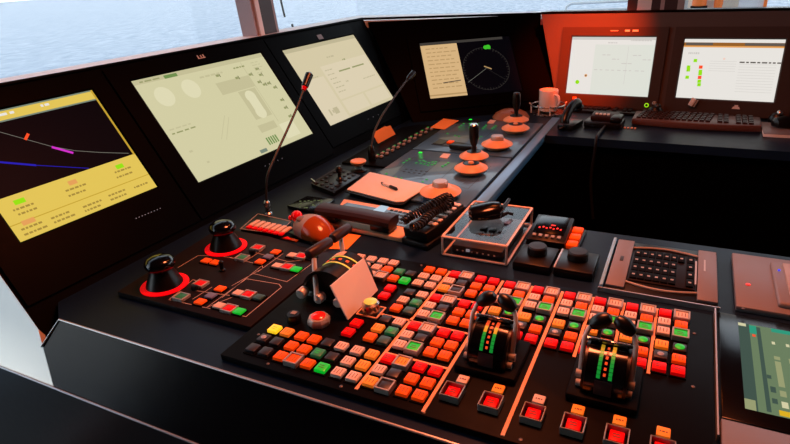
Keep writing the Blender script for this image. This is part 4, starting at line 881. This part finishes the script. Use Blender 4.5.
# paper pad and pen
pd = [P(370, 174, 0.01), P(430, 187.5, 0.01), P(404, 203.5, 0.01), P(396, 204, 0.01), P(347, 191.5, 0.01)]
c = Vector((-0.77, 1.42))
t = thing('notepad', 'blank paper pad on a black board on the far panel', 'notepad', (c.x, c.y, 0.008))
q = [P(366, 176, 0.006), P(426, 190, 0.006), P(403, 207, 0.006), P(394, 207, 0.006), P(345, 193.5, 0.006)]
MB().prism([(p.x - c.x, p.y - c.y) for p in q], 0.0, 0.004, 0, None, 0.001).build('board', 'black', t)
mb = MB(); top_ = [(p.x - c.x, p.y - c.y) for p in pd]; mb.prism(top_, 0.004, 0.008, 0, None, 0.001); mb.build('paper_block', 'paper', t)
a, b = P(381.5, 183, 0.022), P(397.5, 189.5, 0.022); dv = b - a; X = T(*a) 
t = thing('pen', 'black and white ballpoint pen lying on the paper pad', 'pen', (a.x, a.y, 0.0215))
e = Vector((dv.x, dv.y, 0)); 
MB().tube([e*0.0, e*0.10, e*0.12], [0.003, 0.0042, 0.0042], 0, None, 12).build('cap', 'black', t)
MB().tube([e*0.12, e*0.55], [0.0038, 0.0040], 0, None, 12).build('barrel', 'white', t)
MB().tube([e*0.55, e*0.92, e*1.0], [0.0046, 0.0046, 0.002], 0, None, 12).build('grip', 'rubber', t)
# joystick keypad, white-topped knob, display tile
c = Vector((-0.952, 1.44))
t = thing('joystick_keypad', 'black camera keypad with a stubby joystick, left of the notepad', 'keypad', (c.x, c.y, 0))
q = [P(339, 167, 0.014), P(361, 175.5, 0.014), P(333, 192.5, 0.014), P(311, 183.5, 0.014)]
qq = [(p.x - c.x, p.y - c.y) for p in q]; MB().prism(qq, 0, 0.014, 0, None, 0.002).build('case', 'black', t)
MB().stroke([qq[3], qq[0]], 0.006, 0.0143).build('side_rail', 'darkgrey', t)
kq_ = MB().box((0, 0, 0.0015), (0.0095, 0.0095, 0.003), 0, None, 0.001).data('key', 'darkgrey')
for i in range(4):
    for j in range(6):
        u, v = 0.16 + 0.22*i, 0.10 + 0.155*j
        p = (Vector(qq[3])*(1-u) + Vector(qq[2])*u)*(1-v) + (Vector(qq[0])*(1-u) + Vector(qq[1])*u)*v
        if i in (1, 2) and j in (2, 3): continue
        put('key', kq_, t, (p.x, p.y, 0.014))
p = P(340, 180, 0.014); MB().lathe([(0.013, 0), (0.012, 0.004), (0.006, 0.010), (0.0055, 0.022), (0.010, 0.027), (0.0105, 0.040), (0.007, 0.045), (0, 0.046)], 0, T(p.x - c.x, p.y - c.y, 0.013), 20).build('stick', 'black', t)
p = P(313, 182.5, 0.012); MB().tube([(p.x - c.x - 0.012, p.y - c.y + 0.01, 0.017), (p.x - c.x + 0.018, p.y - c.y - 0.012, 0.017)], 0.0035).build('side_latch', 'steel', t)
p = P(359, 171, 0.0)
t = thing('mushroom_control', 'cream dish-topped knob on a black foot behind the joystick keypad', 'knob', (p.x, p.y, 0))
MB().lathe([(0.026, 0), (0.026, 0.003), (0.018, 0.008), (0, 0.009)], 0, None, 28).build('foot', 'black', t)
MB().lathe([(0.012, 0.006), (0.0125, 0.016), (0.015, 0.020)], 0, None, 28).build('neck', 'white', t)
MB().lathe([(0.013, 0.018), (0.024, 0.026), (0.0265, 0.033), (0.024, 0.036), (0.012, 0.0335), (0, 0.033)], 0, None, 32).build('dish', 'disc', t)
c = Vector((-0.905, 1.25)); q = [P(307, 196, 0.01), P(335, 199, 0.01), P(318, 213, 0.01), P(287, 205.5, 0.01)]
t = thing('display_tile', 'black tile with small olive marks left of the telephone handset', 'display', (c.x, c.y, 0))
MB().prism([(p.x - c.x, p.y - c.y) for p in q], 0, 0.010, 0, None, 0.0015).build('case', 'glossblack', t)
mm = MB(); rr = random.Random(5)
for k in range(22):
    p = P(300 + 24*rr.random(), 199.5 + 9*rr.random(), 0.010); mm.box((p.x - c.x, p.y - c.y, 0.0103), (0.006, 0.004, 0.0006))
mm.build('marks', screen('tile_mark', (92, 98, 66)), t)
# acrylic box with a device inside, hand microphone on top
t = thing('acrylic_box', 'clear acrylic cover box with glowing pale edges in mid console', 'box', (-0.370, 1.180, 0))
bw, bd, bh = 0.146, 0.218, 0.047; MBx = MB(); MBx.box((0, 0, bh/2), (bw, bd, bh)); MBx.build('cover', 'acrylic', t)
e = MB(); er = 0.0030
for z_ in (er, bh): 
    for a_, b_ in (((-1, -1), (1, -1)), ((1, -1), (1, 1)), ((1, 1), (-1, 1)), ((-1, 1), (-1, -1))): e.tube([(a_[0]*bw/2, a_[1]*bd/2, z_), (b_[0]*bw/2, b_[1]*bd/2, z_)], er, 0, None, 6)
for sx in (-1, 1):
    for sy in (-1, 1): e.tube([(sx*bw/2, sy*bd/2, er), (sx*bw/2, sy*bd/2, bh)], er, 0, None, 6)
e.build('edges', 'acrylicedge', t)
t = thing('covered_device', 'dark switch unit under the clear acrylic cover', 'device', (-0.370, 1.182, 0.0015))
MB().box((0, 0, 0.010), (0.118, 0.185, 0.020), 0, None, 0.003).build('case', 'covdev', t)
for i in range(3):
    for j in range(2): MB().box((0.005 + 0.022*i - 0.02, -0.025 + 0.032*j, 0.0225), (0.016, 0.022, 0.005), 0, None, 0.002).build('switch', 'black', t)
MB().box((0.028, 0.055, 0.0225), (0.014, 0.02, 0.005)).build('switch', 'cap_blue', t)
MB().box((-0.02, -0.0935, 0.011), (0.008, 0.002, 0.006)).build('lamp', 'ledwhite', t)
for i in range(7): MB().box((-0.045 + 0.013*i + (0.008 if i > 1 else 0), -0.093, 0.008), (0.0035, 0.0015, 0.003)).build('mark', 'legendw', t)
a = P(489, 222, 0.05)
t = thing('hand_microphone', 'black hand microphone lying on top of the acrylic box', 'microphone', T(-0.383, 1.195, 0.0503) @ RZ(24))
mb = loft([(-0.046, 0.012, 0.010, 0, 0.014), (-0.040, 0.027, 0.014, 0, 0.015), (-0.015, 0.033, 0.016, 0, 0.017), (0.015, 0.032, 0.018, 0, 0.019), (0.036, 0.026, 0.017, 0, 0.019), (0.046, 0.012, 0.010, 0, 0.018)]); mb.v = [Vector((v.x*0.86, v.y*1.05, (v.z - 0.0038)*1.12)) for v in mb.v]
mb.build('body', 'glossblack', t)
MB().tube([(0.036, 0.004, 0.016), (0.050, 0.022, 0.022), (0.060, 0.042, 0.026)], [0.007, 0.005, 0.004], 0, None, 10).build('cable_boot', 'black', t)
MB().tube([(0.030, -0.014, 0.005), (0.050, -0.002, 0.010), (0.062, 0.004, 0.004)], 0.004, 0, None, 10).build('clip', 'black', t)
# small alarm display and two square-based knobs
c = Vector((-0.226, 1.232))
t = thing('alarm_display', 'small black alarm display with three orange-lit keys on its right', 'display', (c.x, c.y, 0))
MB().prism([(-0.056, -0.064), (0.058, -0.064), (0.060, 0.062), (-0.056, 0.066)], 0, 0.008, 0, None, 0.002).build('foot', 'black', t)
X = T(-0.012, 0, 0.0165) @ RX(6)
MB().box((0, 0, 0.001), (0.086, 0.118, 0.024), 0, X, 0.003).build('case', 'black', t)
MB().box((0.0, 0.012, 0.0145), (0.070, 0.082, 0.002), 0, X, 0.0006).build('display', 'glossblack', t)
mm = MB()
for i in range(7): mm.box((-0.024 + 0.008*i, -0.008 + 0.004*(i % 2), 0.0158), (0.004, 0.006, 0.0006), 0, X)
mm.box((0.004, 0.008, 0.0158), (0.010, 0.005, 0.0006), 0, X); mm.build('readout', 'ledred', t)
for i in range(5): MB().box((-0.028 + 0.0138*i, -0.0425, 0.0155), (0.008, 0.010, 0.004), 0, X, 0.001).build('small_key', 'grey', t)
for j in range(3): MB().box((0.044, -0.038 + 0.034*j, 0.014), (0.024, 0.026, 0.012), 0, RX(3), 0.003).build('lit_key', 'cap_orange', t)
def square_knob(x, y, label, trimmed):
    t = thing('control_knob', label, 'knob', (x, y, 0), 'square-based knobs behind the button panel')
    MB().box((0, 0, 0.010), (0.078, 0.092, 0.020), 0, None, 0.003).build('base', 'black', t)
    MB().lathe([(0.0, 0.02), (0.0205, 0.02), (0.0215, 0.022), (0.0205, 0.036), (0.018, 0.039), (0, 0.0395)], 0, T(0.0, 0.008, 0), 36).build('dial', 'rubber', t)
    if trimmed: MB().box((-0.0375, 0.0, 0.0185), (0.004, 0.088, 0.005), 0, None, 0.001).build('side_edge', 'trim', t)
    MB().box((0, -0.0455, 0.012), (0.07, 0.002, 0.003)).build('front_line', 'grip', t)
square_knob(-0.241, 1.105, 'black round knob on square base below the alarm display, left of pair', False)
square_knob(-0.157, 1.108, 'black round knob on pale-edged square base, next to the keypad bar', True)
# ------------------------------------------------------------------ far desk
FT = 0.008
def far_panel(label, y0, y1, name='thruster_control_panel', x0=-0.843, x1=-0.484):
    t = thing(name, label, 'control panel', ((x0 + x1)/2, (y0 + y1)/2, 0), 'blue-grey panels of the far desk')
    a, b, hx, hy = x0, x1, (x1 - x0)/2, (y1 - y0)/2 - 0.002
    pp = [(-hx, -hy), (hx, -hy), (hx, hy), (-hx, hy)] if y1 < 2 else [(-hx, -hy), (hx, -hy), (hx, hy), (-0.02, hy), (-hx, hy - 0.10)]
    MB().prism(pp, 0, FT, 0, None, 0.0012).build('panel_plate', 'farpanel', t); return t
LED = MB().box((0, 0, 0.0008), (0.0062, 0.0062, 0.0016)).data('green_led', 'ledgreen')
LEDB = MB().box((0, 0, 0.0008), (0.011, 0.010, 0.0016)).data('green_lamp', 'ledgreen2')
DOT = MB().box((0, 0, 0.0005), (0.0075, 0.0055, 0.001)).data('printed_mark', 'darkgrey')
def loc(t, px, py, z=FT): q = P(px, py, z); return (q.x - t.location.x, q.y - t.location.y, z)
def c4(x, y): return (360 + x/4.936, 90 + y/4.936)
n1 = far_panel('blue-grey control panel with green lights beside the notepad', 1.335, 1.775)
for x, y in [(215, 360), (230, 350), (244, 342), (278, 362), (295, 350), (312, 350), (300, 364), (322, 355), (318, 368), (340, 361), (336, 373), (358, 357), (355, 370), (375, 357), (370, 366), (408, 380), (422, 372), (434, 362), (130, 415), (175, 433), (204, 437)]: put('green_led', LED, n1, loc(n1, *c4(x, y)))
for x, y in ((415, 175), (402, 170)): pass
def c6(x, y): return (420 + x/5.227, 130 + y/5.227)
for x, y in [(15, 272), (35, 260), (118, 190), (135, 182), (148, 173)]: put('green_led', LED, n1, loc(n1, *c6(x, y)))
put('green_lamp', LEDB, n1, loc(n1, *c4(298, 310)))
for i in range(5):
    for j in range(2): put('printed_mark', DOT, n1, loc(n1, *c4(228 + 25*i - 10*j, 392 + 3*i + 12*j)))
def boxline(t, pts, w=0.0016):
    q = [loc(t, *p)[:2] for p in pts]; MB().stroke(q + q[:1], w, FT + 0.0003).build('engraved_outline', 'darkgrey', t)
boxline(n1, [c6(100, 265), c6(205, 170), c6(370, 190), c6(250, 310)])
for k in range(5): 
    q = [loc(n1, *c6(170 + 12*k + 130*u, 262 + 6*k - 70*u))[:2] for u in (0, 1)]; MB().stroke(q, 0.0012, FT + 0.0003).build('engraved_line', 'darkgrey', n1)
boxline(n1, [c4(190, 395), c4(262, 335), c4(395, 350), c4(300, 430)])
q = [loc(n1, *c6(*p)) for p in ((102, 145), (122, 125), (160, 128), (142, 152))]; MB().prism([p[:2] for p in q], FT, FT + 0.0015).build('name_plate', 'cap_white', n1)
n2 = far_panel('farther control panel with green lights and two name plates', 1.782, 2.235)
for x, y in [(490, 184), (500, 176), (511, 167), (540, 186), (546, 178), (556, 182), (562, 174), (570, 186), (577, 178), (582, 168), (605, 190), (614, 183), (622, 175), (652, 192), (660, 185), (670, 178), (432, 216), (470, 226), (488, 230), (598, 232), (586, 241)]: put('green_led', LED, n2, loc(n2, *c4(x, y)))
put('green_lamp', LEDB, n2, loc(n2, *c4(545, 147)))
for (cx_, cy_) in ((650, 157), (575, 152)):
    q = [loc(n2, *c4(cx_ + dx, cy_ + dy)) for dx, dy in ((-22, 8), (-8, -8), (22, -6), (8, 10))]
    MB().prism([p[:2] for p in q], FT, FT + 0.0015).build('name_plate', 'cap_white' if cx_ == 650 else 'panel2', n2)
boxline(n2, [c4(420, 215), c4(500, 160), c4(690, 175), c4(600, 250)])
q = [loc(n2, *c4(*p)) for p in ((352, 270), (395, 245), (545, 270), (545, 292))]; MB().prism([p[:2] for p in q], FT, FT + 0.002).build('slot_plate', 'darkgrey', n2)
q = [loc(n2, *c4(*p)) for p in ((360, 268), (395, 250), (435, 256), (405, 274))]; MB().prism([p[:2] for p in q], FT + 0.002, FT + 0.004).build('slot_cover', 'black', n2)
q = loc(n2, *c4(447, 264)); MB().box((q[0], q[1], FT + 0.005), (0.022, 0.026, 0.006), 0, None, 0.002).build('slot_key', 'cap_orange', n2)
p = P(462, 146.5, 0.02); t = thing('radio_transceiver', 'small black hand radio lying on the farther panel by the orange key', 'radio', T(p.x, p.y, FT) @ RZ(-8))
MB().box((0, 0, 0.010), (0.085, 0.036, 0.018), 0, None, 0.005).build('body', 'black', t); MB().box((0.048, 0.0, 0.010), (0.012, 0.02, 0.012), 0, None, 0.003).build('cap', 'grey', t)
# strip of rocker switches along the screens
t = thing('switch_strip', 'dark strip of small lit switches along the foot of the screens', 'switch strip', (-0.965, 1.85, 0))
MB().prism([(-0.05, -0.27), (0.118, -0.27), (0.118, 0.26), (0.0, 0.26), (-0.05, 0.20)], 0, 0.006, 0, None, 0.001).build('strip_plate', 'panel', t)
sk = MB().box((0, 0, 0.004), (0.010, 0.014, 0.008), 0, None, 0.002).data('small_switch', 'grey')
for k in range(10):
    u = k/9; px, py = 377 + 50*u, 157.5 - 27.5*u
    q = P(px, py, 0.006); put('small_switch', sk, t, (q.x + 0.965, q.y - 1.85, 0.006))
    q = P(px + 4.5, py + 0.2, 0.006); put('small_switch', sk, t, (q.x + 0.965, q.y - 1.85, 0.006))
    q = P(px + 1, py - 2.5, 0.006); put('green_led', LED, t, (q.x + 0.965, q.y - 1.85, 0.006))
# orange card and sheet
cn = Vector((math.cos(math.radians(24)), 0, math.sin(math.radians(24)))); cb = Vector((-0.985, 1.85, 0.0065))    # the card leans back on the bank
def on_card(px, py): d = ray(px, py); return CAM + d*((cb - CAM).dot(cn)/d.dot(cn))
a = [on_card(px, py) for px, py in ((378.5, 143.8), (395.5, 134.5), (390.5, 125.6), (387, 126.8), (385, 126.6), (375, 132.2), (374, 136))]
c = Vector((-0.985, sum(p.y for p in a)/len(a), 0.0065)); cm = MB(); n = len(a)
dz = max(0.0, 0.0068 - min(p.z for p in a))
vs = [(p.x - c.x, p.y - c.y, p.z + dz - c.z) for p in a] + [(p.x - c.x - 0.003, p.y - c.y, p.z + dz - c.z - 0.001) for p in a]
cm.add(vs, [tuple(range(n)), tuple(reversed(range(n, 2*n)))] + [(k, n + k, n + (k+1) % n, (k+1) % n) for k in range(n)])
tag(cm.build('note_card', 'orangepaper', None, T(*c)), 'bright orange card with notched top propped against the screen bank', 'card')
sheet('paper_sheet', 'flat orange sheet lying on the far desk below the tan radar list', 'paper', [P(430.5, 128, FT), P(444.5, 130, FT), P(459, 121, FT), P(443.5, 119, FT)], 'orangepaper', FT)
# orange saucer dials and joysticks along the edge
def dial(px, py, label, kind, r=0.052):
    q = P(px, py, 0.02); t = thing('saucer_dial', label, 'dial', (q.x, q.y, FT), 'saucer dials on the far desk')
    MB().lathe([(r*0.62, 0), (r*0.70, 0.004), (r*0.97, 0.013), (r, 0.016), (r*0.97, 0.019), (r*0.55, 0.031), (r*0.48, 0.032), (0 if kind == 'hub' else r*0.40, 0.032)], 0, None, 44).build('saucer', 'disc', t)
    if kind == 'hub':
        MB().lathe([(0.022, 0.031), (0.0215, 0.043), (0.019, 0.0465), (0, 0.0475)], 0, None, 32).build('hub', 'silver', t); MB().box((0.018, -0.008, 0.038), (0.014, 0.010, 0.014), 0, None, 0.003).build('pointer', 'silver', t)
    else:
        MB().lathe([(r*0.50, 0.0322), (r*0.47, 0.0330), (r*0.42, 0.0318), (0, 0.0305)], 0, None, 36).build('well', 'black', t)
        if kind == 'open': MB().lathe([(0.010, 0.0300), (0.008, 0.0365), (0, 0.0385)], 0, None, 20).build('stub', 'disc', t)
        else:
            mb = MB().lathe([(0.018, 0.022), (0.0085, 0.034), (0.0075, 0.050), (0.0125, 0.062), (0.0155, 0.078), (0.0155, 0.108), (0.0135, 0.118), (0.013, 0.118)], 0, None, 24); st = mb.build('stick', 'black', t)
            MB().lathe([(0.0138, 0.1175), (0.0138, 0.1195), (0.011, 0.123), (0, 0.1235)], 0, None, 24).build('stick_cap', 'steel' if kind == 'stick' else 'darkgrey', st)
dial(440.5, 193.0, 'saucer dial with silver hub, nearest, beside the coiled cord', 'hub', 0.058)
dial(471, 169.5, 'open saucer dial in front of the tall black joystick', 'open', 0.052)
dial(474, 157.5, 'saucer with tall silver-topped black joystick, nearer of the two joysticks', 'stick', 0.048)
dial(497, 145.5, 'saucer dial with silver hub, the farther hub dial', 'hub', 0.054)
dial(515.5, 129.5, 'open saucer dial in front of the far joystick', 'open', 0.052)
dial(516, 121.0, 'saucer with black joystick, farthest along the desk edge', 'stick2', 0.050)
p = P(521, 119, 0.0); p = P(521, 117, 0.0)
t = thing('dome_cover', 'broad brown dome cover behind the farthest joystick', 'dome', (-0.640, 2.325, 0.0))
MB().lathe([(0.075, 0), (0.076, 0.004), (0.064, 0.020), (0.040, 0.032), (0.0, 0.038)], 0, None, 48).build('dome', 'brownwood', t)
MB().lathe([(0.012, 0.033), (0.010, 0.040), (0, 0.042)], 0, T(0.016, -0.03, -0.006), 20).build('dome_button', 'orangeplastic_glint', t)
p = P(522, 96, 0.1)
# ------------------------------------------------------------------ rear desk
p = P(549.5, 111, 0.0); mugc = (p.x, p.y - 0.035)
t = thing('mug', 'white mug standing in a wire cup holder on the rear desk', 'mug', (mugc[0], mugc[1], 0.008))
MB().lathe([(0.0, 0.0), (0.032, 0.0), (0.036, 0.004), (0.0385, 0.03), (0.039, 0.088), (0.0375, 0.0895), (0.036, 0.088), (0.035, 0.01), (0, 0.007)], 0, None, 40).build('cup', 'ceramic', t)
MB().tube(curve([(0.030, -0.022, 0.072), (0.046, -0.034, 0.070), (0.052, -0.038, 0.048), (0.045, -0.033, 0.024), (0.030, -0.022, 0.020)]), 0.0052, 0, None, 10).build('handle', 'ceramic', t)
t = thing('cup_holder', 'wire cup holder ring around the white mug', 'holder', (mugc[0], mugc[1], 0.0))
MB().lathe([(0.070, 0), (0.070, 0.004), (0, 0.004)], 0, None, 32).build('tray', 'steel', t)
MB().tube([(0.069*math.cos(a_*math.pi/16), 0.069*math.sin(a_*math.pi/16), 0.036) for a_ in range(33)], 0.003, 0, None, 8).build('ring', 'steel', t)
for a_ in (200, 250, 290, 20, 100):
    x, y = 0.069*math.cos(math.radians(a_)), 0.069*math.sin(math.radians(a_)); MB().tube([(x*1.0, y*1.0, 0.003), (x, y, 0.036), (x*1.12, y*1.12, 0.045)], 0.0032, 0, None, 8).build('wire_leg', 'white', t)
def keyboard(name, label, x, y, w, d, rz, m, hgt=0.016, curved=False):
    t = thing(name, label, 'keyboard', T(x, y, 0) @ RZ(rz), None)
    if curved:
        pts = [(-w/2 + w*k/12, -d/2 - 0.020*math.sin(math.pi*k/12)) for k in range(13)] + [(w/2, d/2), (-w/2, d/2)]
        MB().prism(pts, 0, hgt, 0, None, 0.005).build('case', m, t)
    else: MB().box((0, 0, hgt/2), (w, d, hgt), 0, None, 0.003).build('case', m, t)
    nx = int((w - 0.03)/0.0195); ny = 5 if d > 0.1 else 4 if d > 0.06 else 2
    km_ = MB().box((0, 0, 0.003), (0.0165, 0.0155, 0.007), 0, None, 0, 1, 0.82).data('key', 'grip' if curved else 'black')
    for j in range(ny):
        y0 = -d/2 + 0.018 + (d - 0.032)*j/(ny - 1)
        for i in range(nx):
            if i in (int(nx*0.68), int(nx*0.80)): continue
            put('key', km_, t, (-w/2 + 0.022 + 0.0195*i + (0.003*j if i < nx*0.68 else 0), y0, hgt))
    return t
M['kbcase'] = mat('keyboard_case_brown', (0.10, 0.045, 0.035), 0.4, noise=0.05)
kx, ky = (P(636, 120).x + P(757, 127).x)/2, 2.385
keyboard('keyboard', 'brown-lit curved keyboard at the front of the rear desk', kx, ky, 0.425, 0.132, -1.5, 'kbcase', 0.024, True)
keyboard('keyboard', 'flat black keyboard under the orange-lit left screen', P(605, 105, 0.02).x, 2.503, 0.30, 0.066, -4, 'black', 0.012)
e_ = REAR.translation
keyboard('keyboard', 'narrow black keyboard between the curved keyboard and the table screen', P(707, 112, 0.02).x, 2.478, 0.27, 0.044, -4, 'black', 0.010)
# receiver handset standing in a cradle
p = P(572, 130, 0)
t = thing('desk_handset', 'black telephone handset standing in its cradle by the mug', 'handset', T(p.x - 0.014, p.y + 0.04, 0) @ RZ(-12))
MB().box((0, 0.0, 0.010), (0.060, 0.11, 0.020), 0, None, 0.004).build('cradle', 'black', t)
MB().tube(curve([(0.0, -0.060, 0.028), (0, -0.050, 0.050), (0, -0.015, 0.074), (0, 0.03, 0.084), (0, 0.06, 0.078), (0, 0.072, 0.058)]), [0.017]*4 + [0.0155]*4 + [0.015]*20 + [0.018]*3, 0, None, 14, 1.25).build('handle', 'black', t)
MB().tube([(0, -0.062, 0.018), (0, -0.066, 0.014), (-0.01, -0.078, 0.0085)], 0.006).build('cord_end', 'black', t)
p = P(603, 128, 0)
t = thing('desk_telephone', 'dark desk telephone with a white-keyed top, left of the curved keyboard', 'telephone', T(p.x, p.y + 0.03, 0) @ RZ(-4))
MB().box((0, 0.0, 0.012), (0.135, 0.09, 0.024), 0, None, 0.005).build('base', 'black', t)
MB().box((0.0, 0.014, 0.032), (0.10, 0.058, 0.022), 0, RX(8), 0.006).build('body', 'grip', t)
for i in range(4): MB().box((-0.030 + 0.014*i, 0.004, 0.0455), (0.010, 0.014, 0.004), 0, RX(8), 0.001).build('key', 'white', t)
MB().box((0.045, -0.006, 0.035), (0.04, 0.075, 0.02), 0, None, 0.008).build('side_handset', 'black', t)
MB().tube(curve([(0.012, -0.04, 0.012), (0.012, -0.064, 0.010), (0.012, -0.130, 0.010), (0.014, -0.185, 0.010), (0.014, -0.200, -0.004), (0.014, -0.204, -0.04), (0.010, -0.206, -0.16), (0.03, -0.208, -0.30)]), 0.0055, 0, None, 10).build('cord', 'rubber', t)
tm = MB()
for k in range(4): tm.box((0.0 + 0.012*k, 0, 0.0015), (0.007, 0.012, 0.003))
p = P(622, 128, 0); tag(tm.build('label_strip', 'disc', None, T(p.x + 0.010, p.y, 0)), 'small pale lettered strip between the desk telephone and curved keyboard', 'label')
# pointing devices, boxes, indicator, notebook
def mouse(px, py, label, s=1.0, name='trackball', ball=None, ymax=2.491):
    p = P(px, py, 0); t = thing(name, label, 'trackball', T(p.x, min(p.y, ymax), 0))
    MB().lathe([(0.040*s, 0), (0.043*s, 0.008), (0.038*s, 0.022), (0.024*s, 0.034), (0, 0.038)], 0, None, 32).build('shell', 'black', t)
    MB().ball((0.006, 0.0, 0.036), 0.017*s).build('ball', ball or 'darkgrey', t)
    MB().box((0.0, -0.039*s, 0.013), (0.032*s, 0.012, 0.010), 0, None, 0.004).build('front_key', 'cap_orange', t)
P2 = P(656, 117, 0)
mouse(655.5, 113.0, 'dark trackball between the two rear keyboards, beside the green lamp', 0.74)
mouse(773, 116, 'dark trackball below the right end of the table screen', 0.66, ball='steel', ymax=2.468)
p = on(REAR, 647, 105.5); t = thing('indicator_lamp', 'green ring lamp on the rear bank below the left screen', 'lamp', REAR @ T(p[0], p[1], 0.0138))
MB().lathe([(0.0085, 0), (0.0085, 0.003), (0.0050, 0.004)], 0, None, 24).build('ring', mat('lime_lamp', (0.3, 0.5, 0.02), 0.3, emit=S(140, 230, 20), es=0.9), t); MB().lathe([(0.0050, 0), (0.0050, 0.0045), (0, 0.005)], 0, None, 16).build('centre', 'black', t)
p = on(REAR, 655, 103.5); t = thing('selector_knob', 'small grey knob right of the green ring lamp', 'knob', REAR @ T(p[0], p[1], 0.0138)); MB().lathe([(0.008, 0), (0.008, 0.012), (0.005, 0.015), (0, 0.015)], 0, None, 20).build('knob_body', 'grey', t)
p = on(REAR, 567, 99) ; t = thing('switch_button', 'small orange-red button under the left rear screen', 'button', REAR @ T(p[0] + 0.036, p[1] + 0.004, 0.0138)); MB().box((0, 0, 0.003), (0.016, 0.012, 0.006), 0, None, 0.002).build('cap', 'safety', t)
p = on(REAR, 694, 103); t = thing('adapter_plug', 'white slanted plug under the table screen', 'plug', REAR @ T(p[0], p[1], 0.0138) @ RZ(-22)); MB().box((-0.006, 0, 0.008), (0.018, 0.032, 0.016), 0, None, 0.003).build('body', 'white', t); MB().box((0.008, 0, 0.007), (0.006, 0.030, 0.014), 0, None, 0.002).build('side', 'grey', t)
p = on(REAR, 736, 107.5); t = thing('label_block', 'small white emblem block below the centre of the table screen', 'label', REAR @ T(p[0], p[1], 0.0138)); MB().prism([(-0.014, -0.007), (0.014, -0.007), (0.010, 0.002), (0.006, 0.002), (0.006, 0.008), (-0.006, 0.008), (-0.006, 0.002), (-0.010, 0.002)], 0, 0.003).build('emblem', 'white', t)
nbq = [P(759.5, 125), P(800, 128.5), P(806, 139.5), P(763, 137)]
c = Vector((0.32, 2.33)); t = thing('notebook', 'pale notebook under a black mouse at the right end of rear desk', 'notebook', (c.x, c.y, 0))
MB().prism([(p.x - c.x, p.y - c.y) for p in nbq], 0, 0.010, 0, None, 0.001).build('page_block', 'paper', t)
MB().prism([(p.x - c.x, p.y - c.y) for p in nbq], 0.0102, 0.012, 0, None, 0.0005).build('cover', 'mauve', t)
p = P(787, 127, 0.012); t = thing('computer_mouse', 'black mouse lying on the pale notebook', 'mouse', T(p.x, p.y, 0.0122) @ RZ(20))
loft([(-0.05, 0.012, 0.010, 0, 0.012), (-0.042, 0.026, 0.020, 0, 0.012), (-0.01, 0.032, 0.026, 0, 0.012), (0.03, 0.029, 0.020, 0, 0.011), (0.048, 0.014, 0.010, 0, 0.010)]).build('shell', 'black', t)
p = P(700, 158)
# ------------------------------------------------------------------ lamps
def lamp(name, label, x, y, z, col, power, size, aim, spread=140):
    t = thing(name, label, 'lamp', (x, y, z + 0.0), 'red night lamps on the ceiling')
    MB().lathe([(size + 0.02, 0.0), (size + 0.02, -0.035), (size, -0.038), (size, -0.010), (0, -0.010)], 0, None, 32).build('housing', 'white', t)
    MB().lathe([(size*0.98, -0.012), (size*0.98, -0.014), (0, -0.014)], 0, None, 32).build('diffuser', mat('lamp_diffuser_' + str(len(bpy.data.lights)), (0.5, 0.1, 0.05), 0.4, emit=(*col, 1), es=1.5), t)
    l = bpy.data.lights.new('night_light', 'AREA'); l.shape = 'DISK'; l.size = size*1.9; l.color = col; l.energy = power; l.spread = math.radians(spread)
    o = bpy.data.objects.new('night_light', l); COL.objects.link(o); o.parent = t; o.location = (0, 0, -0.045)
    d = Vector(aim) - Vector((x, y, z)); o.rotation_euler = d.to_track_quat('-Z', 'Y').to_euler()
RED = (1.0, 0.20, 0.075)
lamp('ceiling_lamp', 'round red night lamp on the ceiling above the button panel', -0.30, 1.15, CEIL, RED, 21.0, 0.24, (-0.30, 0.95, 0))
lamp('ceiling_lamp', 'round red night lamp on the ceiling above the far desk', -0.45, 1.95, CEIL, (1.0, 0.17, 0.03), 2.2, 0.10, (-0.50, 2.0, 0), 150)
# narrow red-orange spot over the mug corner
t = thing('spot_lamp', 'small red spot lamp fixed under the ceiling near the corner', 'lamp', (-0.16, 1.80, 1.12))
MB().lathe([(0.035, 0.0), (0.040, 0.05), (0.034, 0.09), (0, 0.095)], 0, None, 24).build('shade', 'black', t); MB().cyl((0, 0, 0.09), (0, 0, CEIL - 1.12), 0.008).build('stem', 'black', t)
l = bpy.data.lights.new('spot', 'SPOT'); l.energy = 560; l.color = (1.0, 0.055, 0.002); l.spot_size = math.radians(29); l.spot_blend = 1.0; l.shadow_soft_size = 0.02
o = bpy.data.objects.new('spot', l); COL.objects.link(o); o.parent = t; o.location = (0, 0, -0.01); o.rotation_euler = (Vector((-0.42, 2.62, 0.25)) - Vector((-0.16, 1.80, 1.11))).to_track_quat('-Z', 'Y').to_euler()
# ------------------------------------------------------------------ camera and finish
cam = bpy.data.cameras.new('camera'); cam.sensor_width = 36.0; cam.lens = FPX/790.0*36.0; cam.clip_start = 0.02; cam.clip_end = 3000
co = bpy.data.objects.new('camera', cam); COL.objects.link(co)
m4 = R.to_4x4().normalized(); co.matrix_world = T(*CAM) @ m4
scn.camera = co
for o in list(scn.objects):
    if o.parent is None:
        o.location.z += DZ
        if o.get('label') and o.name != 'bridge_console' and not o.name.startswith(('monitor', 'radar', 'rear_monitor')): o.location.z += 0.0006 if o.location.z - DZ < 0.0055 else 0.0012   # a hair of clearance, nothing sinks in
vs_ = scn.view_settings; vs_.view_transform = 'Standard'; vs_.look = 'None'; vs_.gamma = 1.0; vs_.exposure = 0.0; vs_.use_curve_mapping = False
scn.cycles.use_denoising = True; scn.cycles.max_bounces = 8; scn.cycles.transparent_max_bounces = 12
scn.cycles.sample_clamp_indirect = 4.0; scn.cycles.caustics_reflective = False; scn.cycles.caustics_refractive = False
